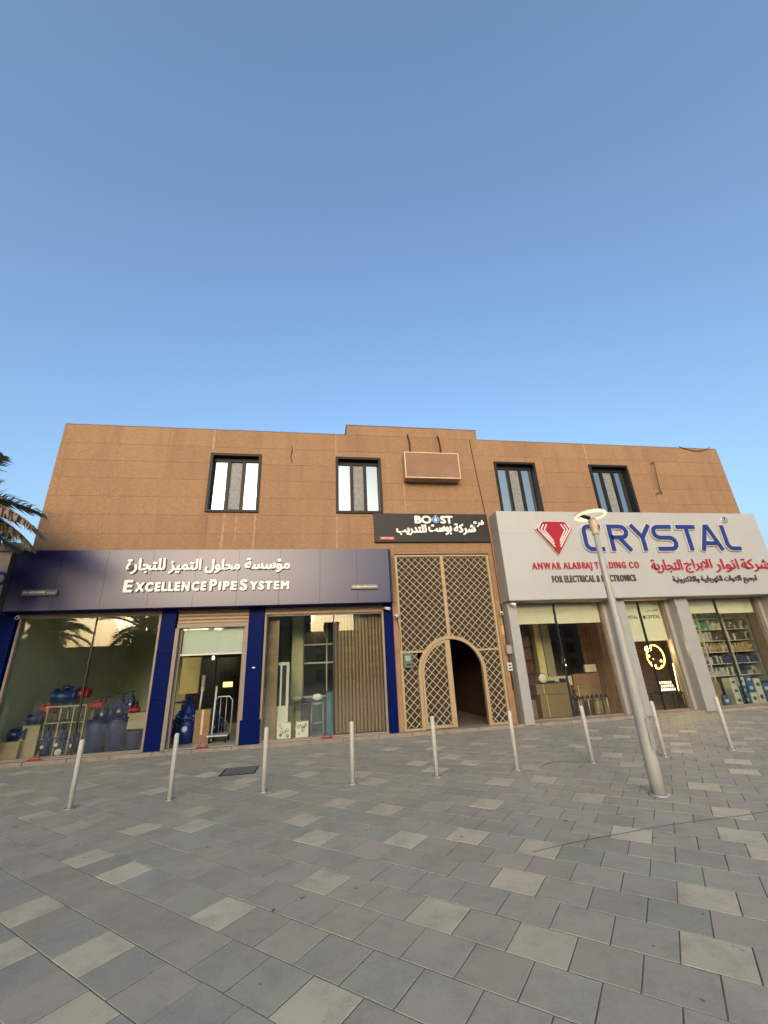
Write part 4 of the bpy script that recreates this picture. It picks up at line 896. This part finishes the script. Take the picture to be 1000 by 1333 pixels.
# ------------------------------------------------------------------ goods in the electrical shop
def carton(x0, x1, y0, y1, z0, z1, lab, m=M_CARD, grp=None, name='carton', cat='carton', tape=True):
    t = thing(name, lab, cat, ((x0 + x1) / 2, (y0 + y1) / 2, z0), grp); box('box_body', m, x0, x1, y0, y1, z0, z1, t, bevel=.006)
    if tape: box('strap', mat('tape', (.5, .36, .2), .4), x0 + (x1 - x0) * .2, x0 + (x1 - x0) * .2 + .025, y0 - .004, y0 - .0005, z0, z1, t)
    return t
carton(7.32, 8.5, 14.0, 14.7, .07, .75, 'large brown carton on the floor in the left electrical window'); carton(7.22, 8.46, 13.95, 14.7, .755, 1.08, 'flat strapped carton lying on the large brown carton')
carton(6.95, 7.25, 14.2, 14.6, .07, .6, 'small carton left of the large strapped cartons'); carton(9.2, 9.75, 14.0, 14.5, .07, .45, 'low brown carton at the right of the window'); carton(9.0, 9.6, 14.6, 15.0, .07, .95, 'cream carton behind the chair')
tag(box('counter_panel', mat('pale_counter', (.42, .40, .30), .5), 8.15, 9.2, 15.0, 15.6, .07, 1.25, bevel=.006), 'pale counter block behind the office chair', 'counter')
tag(box('brown_board', mat('brown_board', (.17, .09, .05), .6), 9.25, 10.3, 15.0, 15.1, .07, 1.3), 'brown board leaning right of the pale counter', 'board')
fn = thing('desk_fan', 'round pale fan face on the cartons', 'fan', (7.5, 14.0, 1.08)); MB().lathe([(0, -.03), (.13, -.03), (.15, 0), (.13, .04), (0, .04)], (7.5, 13.95, 1.26), 20, axis='y').build('face', M_WHT, fn); MB().torus((7.5, 13.95, 1.26), .15, .015, 20, 6, 'y').build('ring', M_BLKM, fn); MB().tube([(7.5, 13.98, 1.08), (7.5, 13.98, 1.14)], .04, 8).build('base', M_BLKM, fn)
tag(MB().box(7.75, 8.15, 14.1, 14.4, 1.085, 1.12).box(7.85, 8.05, 14.15, 14.3, 1.12, 1.16).build('laptop_bag', M_BLKM), 'flat black case lying on the strapped carton', 'case')
dp = thing('red_display_stand', 'tall dark red display stand with spotlit goods at the left of the window', 'display', (7.2, 14.8, .07))
M_DRED = mat('dark_red', (.07, .018, .015), .5, var=.3, scale=8)
box('back', M_DRED, 7.0, 7.75, 14.9, 14.95, .07, 2.7, dp)
for k in range(5): box('shelf', M_BLKM, 7.0, 7.75, 14.7, 14.899, .5 + k * .45, .52 + k * .45, dp)
box('mullion', M_CARD, 7.33, 7.37, 14.69, 14.699, .07, 2.7, dp)
tag(box('cream_pillar', mat('cream_beam', (.50, .43, .27), .6), 8.35, 8.62, 15.6, 15.9, .07, 3.75), 'cream pillar inside the electrical shop', 'pillar')
tag(box('grey_pillar', mat('grey_beam', (.20, .19, .15), .6), 8.625, 8.95, 15.55, 15.95, .07, 3.75), 'grey-green pillar beside the cream pillar in the electrical shop', 'pillar')
ch = thing('office_chair', 'black mesh office chair behind the row of black stands', 'office chair', (8.75, 14.4, .07))
box('seat', M_BLKM, 8.5, 8.98, 14.2, 14.65, .52, .59, ch, bevel=.02); MB().tube([(8.52, 14.5, .6), (8.47, 14.58, .9), (8.5, 14.6, 1.18)], .02, 6).build('spine', M_BLKM, ch)
bk = MB(); bk.add([(8.47, 14.2, .68), (8.47, 14.62, .68), (8.52, 14.65, 1.2), (8.52, 14.22, 1.2), (8.43, 14.2, .68), (8.43, 14.62, .68), (8.48, 14.65, 1.2), (8.48, 14.22, 1.2)], [(0, 1, 2, 3), (7, 6, 5, 4), (0, 3, 7, 4), (1, 5, 6, 2), (2, 6, 7, 3), (0, 4, 5, 1)]).build('backrest', mat('chair_mesh', (.03, .03, .035), .7), ch, bevel=.02)
for yy in (14.2, 14.62): MB().tube([(8.6, yy, .58), (8.6, yy, .78), (8.86, yy, .80)], .018, 6).build('armrest', M_BLKM, ch)
MB().tube([(8.74, 14.42, .14), (8.74, 14.42, .52)], .03, 8).build('gas_lift', M_GALV, ch)
for k in range(5):
    a = k * 1.257; MB().tube([(8.74, 14.42, .16), (8.74 + .26 * math.cos(a), 14.42 + .26 * math.sin(a), .10)], .018, 6).build('leg', M_BLKM, ch)
for k in range(8):
    x = 8.32 + k * .17
    t = thing('black_stand', 'slim black-capped display stand, number ordered from the left edge of the row', 'stand', (x, 13.7, .07), 'row of slim black-capped stands')
    t['label'] = ('leftmost', 'second from left', 'third from left', 'fourth from left', 'fourth from right', 'third from right', 'second from right', 'rightmost')[k] + ' slim black-capped stand of the row inside the carton window'
    MB().tube([(x, 13.7, .07), (x, 13.7, .58)], .018, 8).build('tube', M_GALV if k % 2 else M_BLKM, t); MB().lathe([(0, 0), (.05, 0), (.05, .04), (.03, .1), (0, .1)], (x, 13.7, .58), 10).build('cap', M_BLKM, t)
dl = thing('glass_pendant', 'small lit glass pendant cluster above the pale counter', 'pendant lamp', (9.0, 15.5, 1.6))
M_WARM = mat('warm_glow', (1, .62, .22), .4, emit=3.5); M_WARMW = mat('warm_white_glow', (1, .85, .55), .4, emit=1.6)
for k in range(5): MB().lathe([(0, 0), (.025, .01), (.03, .05), (0, .08)], (9.2 + random.uniform(-.12, .12), 15.3, 1.5 + random.uniform(0, .4)), 8).build('bulb', M_WARMW, dl)
MB().tube([(9.2, 15.3, 1.9), (9.2, 15.3, 3.7)], .006, 4).build('cord', M_BLKM, dl)
tag(box('white_box', M_WHTP, 9.75, 10.2, 14.9, 14.99, 1.35, 1.6), 'small white box standing on the brown board', 'box')
# chandelier window
dpb = MB()
for k in range(26):
    x = 10.5 + k * .14; dpb.add([(x, 16.0, .07), (x + .07, 15.93, .07), (x + .14, 16.0, .07), (x, 16.0, 3.7), (x + .07, 15.93, 3.7), (x + .14, 16.0, 3.7)], [(0, 1, 4, 3), (1, 2, 5, 4)])
tag(dpb.build('brown_drape', M_DBR), 'dark brown pleated drape behind the chandelier', 'drape')
cd = thing('chandelier', 'glowing gold ring chandelier with hanging bulbs', 'chandelier', (12.1, 14.2, 1.4))
MB().torus((12.08, 14.1, 1.75), .40, .018, 36, 8, 'x').build('led_ring', mat('led_gold', (1, .55, .08), .4, emit=4), cd)
bpy.data.objects['led_ring'].rotation_euler = (0, 0, .0)
MB().lathe([(0, -.1), (.07, -.08), (.11, 0), (.07, .08), (0, .1)], (11.78, 14.0, 2.02), 14).build('globe', mat('globe_glow', (1, .72, .3), .4, emit=14), cd)
for a, z in ((11.8, 1.78), (11.9, 1.68), (11.82, 1.55), (11.95, 1.45), (12.2, 1.42), (11.88, 1.36), (12.22, 1.6)): MB().lathe([(0, -.05), (.04, 0), (0, .05)], (a, 14.05, z), 8).build('bulb', M_WARM, cd)
MB().tube([(12.05, 14.1, 2.2), (12.05, 14.1, 3.7)], .008, 4).build('cord', M_BLKM, cd)
xt = thing('crystal_table_lamp', 'tiers of lit crystal rods on a dark table', 'lamp', (12.1, 14.3, .6))
for r_ in range(3):
    for k in range(7): MB().lathe([(0, 0), (.016, .01), (.016, .075), (0, .085)], (11.9 + k * .085, 14.0 + .05 * r_, .62 + r_ * .11), 6).build('crystal_rod', M_WARMW, xt)
box('base', M_BLKM, 11.82, 12.5, 13.95, 14.3, .56, .615, xt)
tk = thing('low_display_table', 'low dark display table under the crystal lamp', 'table', (12.1, 14.2, .07)); box('top', M_BLKM, 11.7, 12.7, 13.85, 14.5, .52, .555, tk)
for xx in (11.75, 12.62):
    for yy in (13.9, 14.42): box('leg', M_BLKM, xx, xx + .04, yy, yy + .04, .07, .52, tk)
tag(MB().tube([(12.62, 14.0, 1.5), (12.55, 14.0, .6)], .012, 6).build('light_strip', M_WARM), 'thin lit gold strip right of the chandelier', 'light strip')
# shelves with stock
sf = thing('stock_shelf', 'long metal shelving packed with small electrical goods', 'shelf', (14.8, 14.3, .07))
for k in range(6): box('shelf_board', M_WHTP, 13.0, 16.3, 13.95, 14.4, .98 + k * .4, 1.0 + k * .4, sf)
box('back', mat('shelf_back', (.07, .06, .05), .8), 13.0, 16.3, 14.4, 14.42, .07, 3.4, sf)
for xx in (13.0, 14.1, 15.2, 16.27): box('upright', M_WHTP, xx, xx + .03, 13.94, 14.4, .07, 3.4, sf)
GC = [mat('goods_' + n_, c_, .5, var=.2) for n_, c_ in (('tan', (.28, .20, .11)), ('navy', (.012, .018, .07)), ('white', (.34, .32, .27)), ('dark', (.05, .045, .04)), ('purple', (.05, .03, .08)), ('green', (.03, .2, .1)), ('red', (.16, .04, .04)))]
gd = MB(); rowp = [(3, 2, 3, 0), (1, 1, 3, 4), (0, 0, 2, 0), (2, 3, 2, 3), (2, 4, 3, 5), (4, 2, 3, 5)]
for k in range(6):
    x = 13.05
    run = random.choice(rowp[k]); left = 0
    while x < 16.2:
        wd_b = random.uniform(.05, .12)
        if left <= 0: run = random.choice(rowp[k]); left = random.randint(3, 9)
        left -= 1; hgt = random.uniform(.2, .34) if k else random.uniform(.12, .3)
        z = 1.0 + k * .4
        n_ = random.choice((1, 2, 3))
        for q in range(n_): gd.box(x, x + wd_b - .008, 13.97 + random.uniform(0, .04), 14.3, z + hgt * q / n_ + .002, z + hgt * (q + 1) / n_ - .004, run if random.random() < .8 else 2)
        x += wd_b
gdo = gd.build('small_goods', GC, None, kind='stuff'); gdo['label'] = 'rows of small boxed electrical goods packed on the shelves'
M_BX = mat('white_carton', (.40, .40, .38), .6); M_BXB = mat('blue_carton', (.02, .065, .16), .5)
pos = [(13.72, .07, .32, 1), (14.2, .07, .30, 0), (14.2, .37, .30, 0), (14.2, .67, .26, 0), (14.52, .07, .3, 1), (14.52, .37, .3, 1), (14.52, .67, .28, 0), (14.85, .07, .36, 0), (14.85, .43, .30, 1), (14.85, .73, .26, 1), (15.15, .07, .42, 0), (15.15, .49, .38, 0), (15.45, .07, .3, 1), (15.45, .37, .34, 1), (15.78, .07, .4, 0), (15.78, .47, .3, 1)]
nm = ('bottom', 'second', 'top'); ords = {13.72: 'striped stack left of the brown carton', 14.2: 'stack beside the brown carton', 14.52: 'second stack from the brown carton', 14.85: 'middle stack', 15.15: 'tall white stack', 15.45: 'blue stack near the right', 15.78: 'rightmost stack'}; cnt = {}
for x, z, h_, b_ in pos:
    k = cnt.get(x, 0); cnt[x] = k + 1
    t = thing('product_box', ('blue ' if b_ else 'white ') + 'product box, %s of the %s' % (nm[min(k, 2)], ords[x]), 'product box', (x, 13.6, z), 'blue and white product boxes on the floor')
    box('carton', M_BXB if b_ else M_BX, x, x + .27, 13.5, 13.8, z + .001, z + h_ - .003, t, bevel=.004)
    box('printed_label', M_BX if b_ else M_GREYL, x + .07, x + .2, 13.497, 13.4995, z + h_ * .35, z + h_ * .65, t)
carton(13.35, 13.70, 13.55, 13.95, .07, .86, 'tall brown carton left of the white product boxes'); carton(13.72, 14.12, 13.85, 13.93, .4, .8, 'flat brown carton behind the product boxes', tape=False)
# a light seen inside the chandelier window gives the glow on the floor
pd = bpy.data.lights.new('chandelier_light', 'POINT'); pd.energy = 38; pd.color = (1, .66, .3); pd.shadow_soft_size = .12; po = bpy.data.objects.new('chandelier_light', pd); col.objects.link(po); po.location = (11.78, 13.85, 2.0)

# ------------------------------------------------------------------ palms
def frond_mesh(L=2.7, droop=.9, dry=False, seed=0):
    rnd = random.Random(seed); mb = MB(); P = []
    for i in range(15):
        t = i / 14; P.append(Vector((L * t * (1 - .18 * t * droop), 0, L * (.42 * t - droop * .62 * t * t))))
    mb.tube(P, [.032 * (1 - .85 * i / 14) + .004 for i in range(15)], 5)
    N = 74
    for i in range(N):
        t = .12 + .87 * i / N; k = t * 14; a = int(k); p = P[a].lerp(P[min(a + 1, 14)], k - a); tg = (P[min(a + 1, 14)] - P[a]).normalized()
        ll = L * .27 * (math.sin(math.pi * min(1, t * .82 + .15)) ** .7) * rnd.uniform(.8, 1.1)
        for s in (-1, 1):
            if dry and rnd.random() < .3: continue
            d = (tg * rnd.uniform(.55, .85) + Vector((0, s, 0)) * 1.0 + Vector((0, 0, rnd.uniform(.05, .45) - (.7 if dry else 0)))).normalized()
            sidev = d.cross(Vector((0, 0, 1))).normalized() * .024; m_ = p + d * ll * .5; e = p + d * ll + Vector((0, 0, -ll * rnd.uniform(.12, .35)))
            mb.add([p - sidev, p + sidev, m_ + sidev * .9, m_ - sidev * .9, e], [(0, 1, 2, 3), (3, 2, 4)])
    me = bpy.data.meshes.new('frond'); me.from_pydata([tuple(v) for v in mb.v], [], mb.f); me.materials.append(M_DRYF if dry else M_FROND); return me
FR = [frond_mesh(seed=i, droop=.75 + .2 * i) for i in range(3)]; FD = frond_mesh(2.3, 1.3, True, 9)
def palm(x, y, h, lab, seed, nf=34, s=1.0):
    rnd = random.Random(seed); t = thing('palm_tree', lab, 'palm tree', (x, y, 0), 'palm trees of the plaza')
    prof = []
    n = int(h / .14)
    for i in range(n + 1):
        z = h * i / n; r = .20 + .03 * math.sin(i * 2.1) + (.05 if i % 2 else 0); prof.append((r, z))
    MB().lathe([(0, 0)] + prof + [(0, h + .05)], (x, y, 0), 14).build('trunk', M_TRUNK, t)
    for i in range(nf):
        el = math.radians(72 - 92 * (i / nf) + rnd.uniform(-6, 6)); az = i * 2.399963 + rnd.uniform(-.2, .2)
        o = bpy.data.objects.new('frond', FR[i % 3]); col.objects.link(o); o.parent = t; o.location = (.12 * math.cos(az), .12 * math.sin(az), h)
        o.rotation_euler = (rnd.uniform(-.3, .3), -el + .3, az); o.scale = (s * rnd.uniform(.85, 1.08),) * 3
    for i in range(10):
        az = i * .63 + rnd.uniform(-.2, .2); o = bpy.data.objects.new('frond', FD); col.objects.link(o); o.parent = t; o.location = (.15 * math.cos(az), .15 * math.sin(az), h - .1)
        o.rotation_euler = (0, rnd.uniform(.3, .8), az); o.scale = (s * rnd.uniform(.7, .95),) * 3; o['label'] = 'dry brown hanging frond'
    return t
PL = palm(-9.35, 10.3, 5.45, 'palm tree left of the building, its fronds reaching into the sky', 3, 36, 1.0)
for az, el, sc_ in ((-.10, -.42, 1.42), (.1, -.30, 1.3), (-.45, -.35, 1.3)):
    o = bpy.data.objects.new('frond', FD); col.objects.link(o); o.parent = PL; o.location = (.15, 0, 5.3); o.rotation_euler = (0, el, az); o.scale = (sc_,) * 3; o['label'] = 'dry brown frond reaching towards the wall'
palm(-11.2, -4.2, 4.9, 'palm tree across the plaza, mirrored in the middle of the valve window', 5, 26, 1.15)
palm(-17.3, -4.4, 4.9, 'palm tree across the plaza, mirrored at the far left glass', 11, 26, 1.15)
palm(-6.2, -7.5, 5.6, 'palm tree across the plaza, mirrored over the open shop door', 14, 26, 1.0)

# ------------------------------------------------------------------ neighbours and far side of the square
def block(x0, x1, y0, y1, h, lab, m, face=1, rows=1, name='far_building'):
    t = thing(name, lab, 'building', ((x0 + x1) / 2, (y0 + y1) / 2, 0)); box('wall', m, x0, x1, y0, y1, 0, h, t); yf = y1 + .01 if face > 0 else y0 - .06
    box('parapet', M_KERB, x0 - .1, x1 + .1, y0 - .1, y1 + .1, h, h + .25, t)
    n = max(1, int((x1 - x0) / 4))
    for r in range(rows):
        for i in range(n):
            xa = x0 + (i + .25) * (x1 - x0) / n; xb = x0 + (i + .75) * (x1 - x0) / n; z = .4 + r * 3.1
            if z + 2.2 < h: f = box('window', M_BLKFR, xa, xb, yf, yf + .05, z, z + 2.1, t); box('pane', MATS['dark_pane'], xa + .08, xb - .08, (yf + .05 if face > 0 else yf - .02), (yf + .07 if face > 0 else yf), z + .08, z + 2.02, f)
    return t
M_B1 = mat('beige_render', (.40, .32, .23), .85, var=.08); M_B2 = mat('sand_render', (.33, .27, .2), .85, var=.08); M_B3 = mat('grey_render', (.30, .29, .27), .85)
block(-75, -31, -78, -62, 8.3, 'long beige building across the square, at the left', M_B1, rows=2); block(-31, -19.5, -76, -61, 10.6, 'taller sand building across the square', M_B2, rows=3)
block(-19.5, -12, -78, -62, 8.3, 'low grey building across the square', M_B3, rows=2); block(-12, -1.5, -76, -61, 13.5, 'tall beige building across the square', M_B1, rows=4)
block(-1.5, 9, -78, -62, 9.6, 'sand building across the square with a stair tower', M_B2, rows=3); block(1.5, 4.5, -72, -61.5, 11.3, 'small stair tower across the square', M_B1, rows=1)
block(9, 36, -80, -60, 15.5, 'large grey building across the square', M_B3, rows=4); block(36, 75, -80, -62, 12.5, 'sand building across the square, at the right', M_B2, rows=3)
nb = block(-24, -8.75, 13.4, 24, 5.6, 'beige neighbouring shop left of the building', M_B1, face=-1, name='neighbour_shop')
box('dark_shopfront', mat('dark_blue_glass', (.02, .03, .05), .15), -20, -8.8, 13.3, 13.39, .1, 3.9, nb)
rb = MB().torus((-9.0, 13.2, 4.75), .16, .05, 20, 8, 'y').build('blue_letter', mat('violet_blue_letter', (.03, .02, .3), .4), nb)
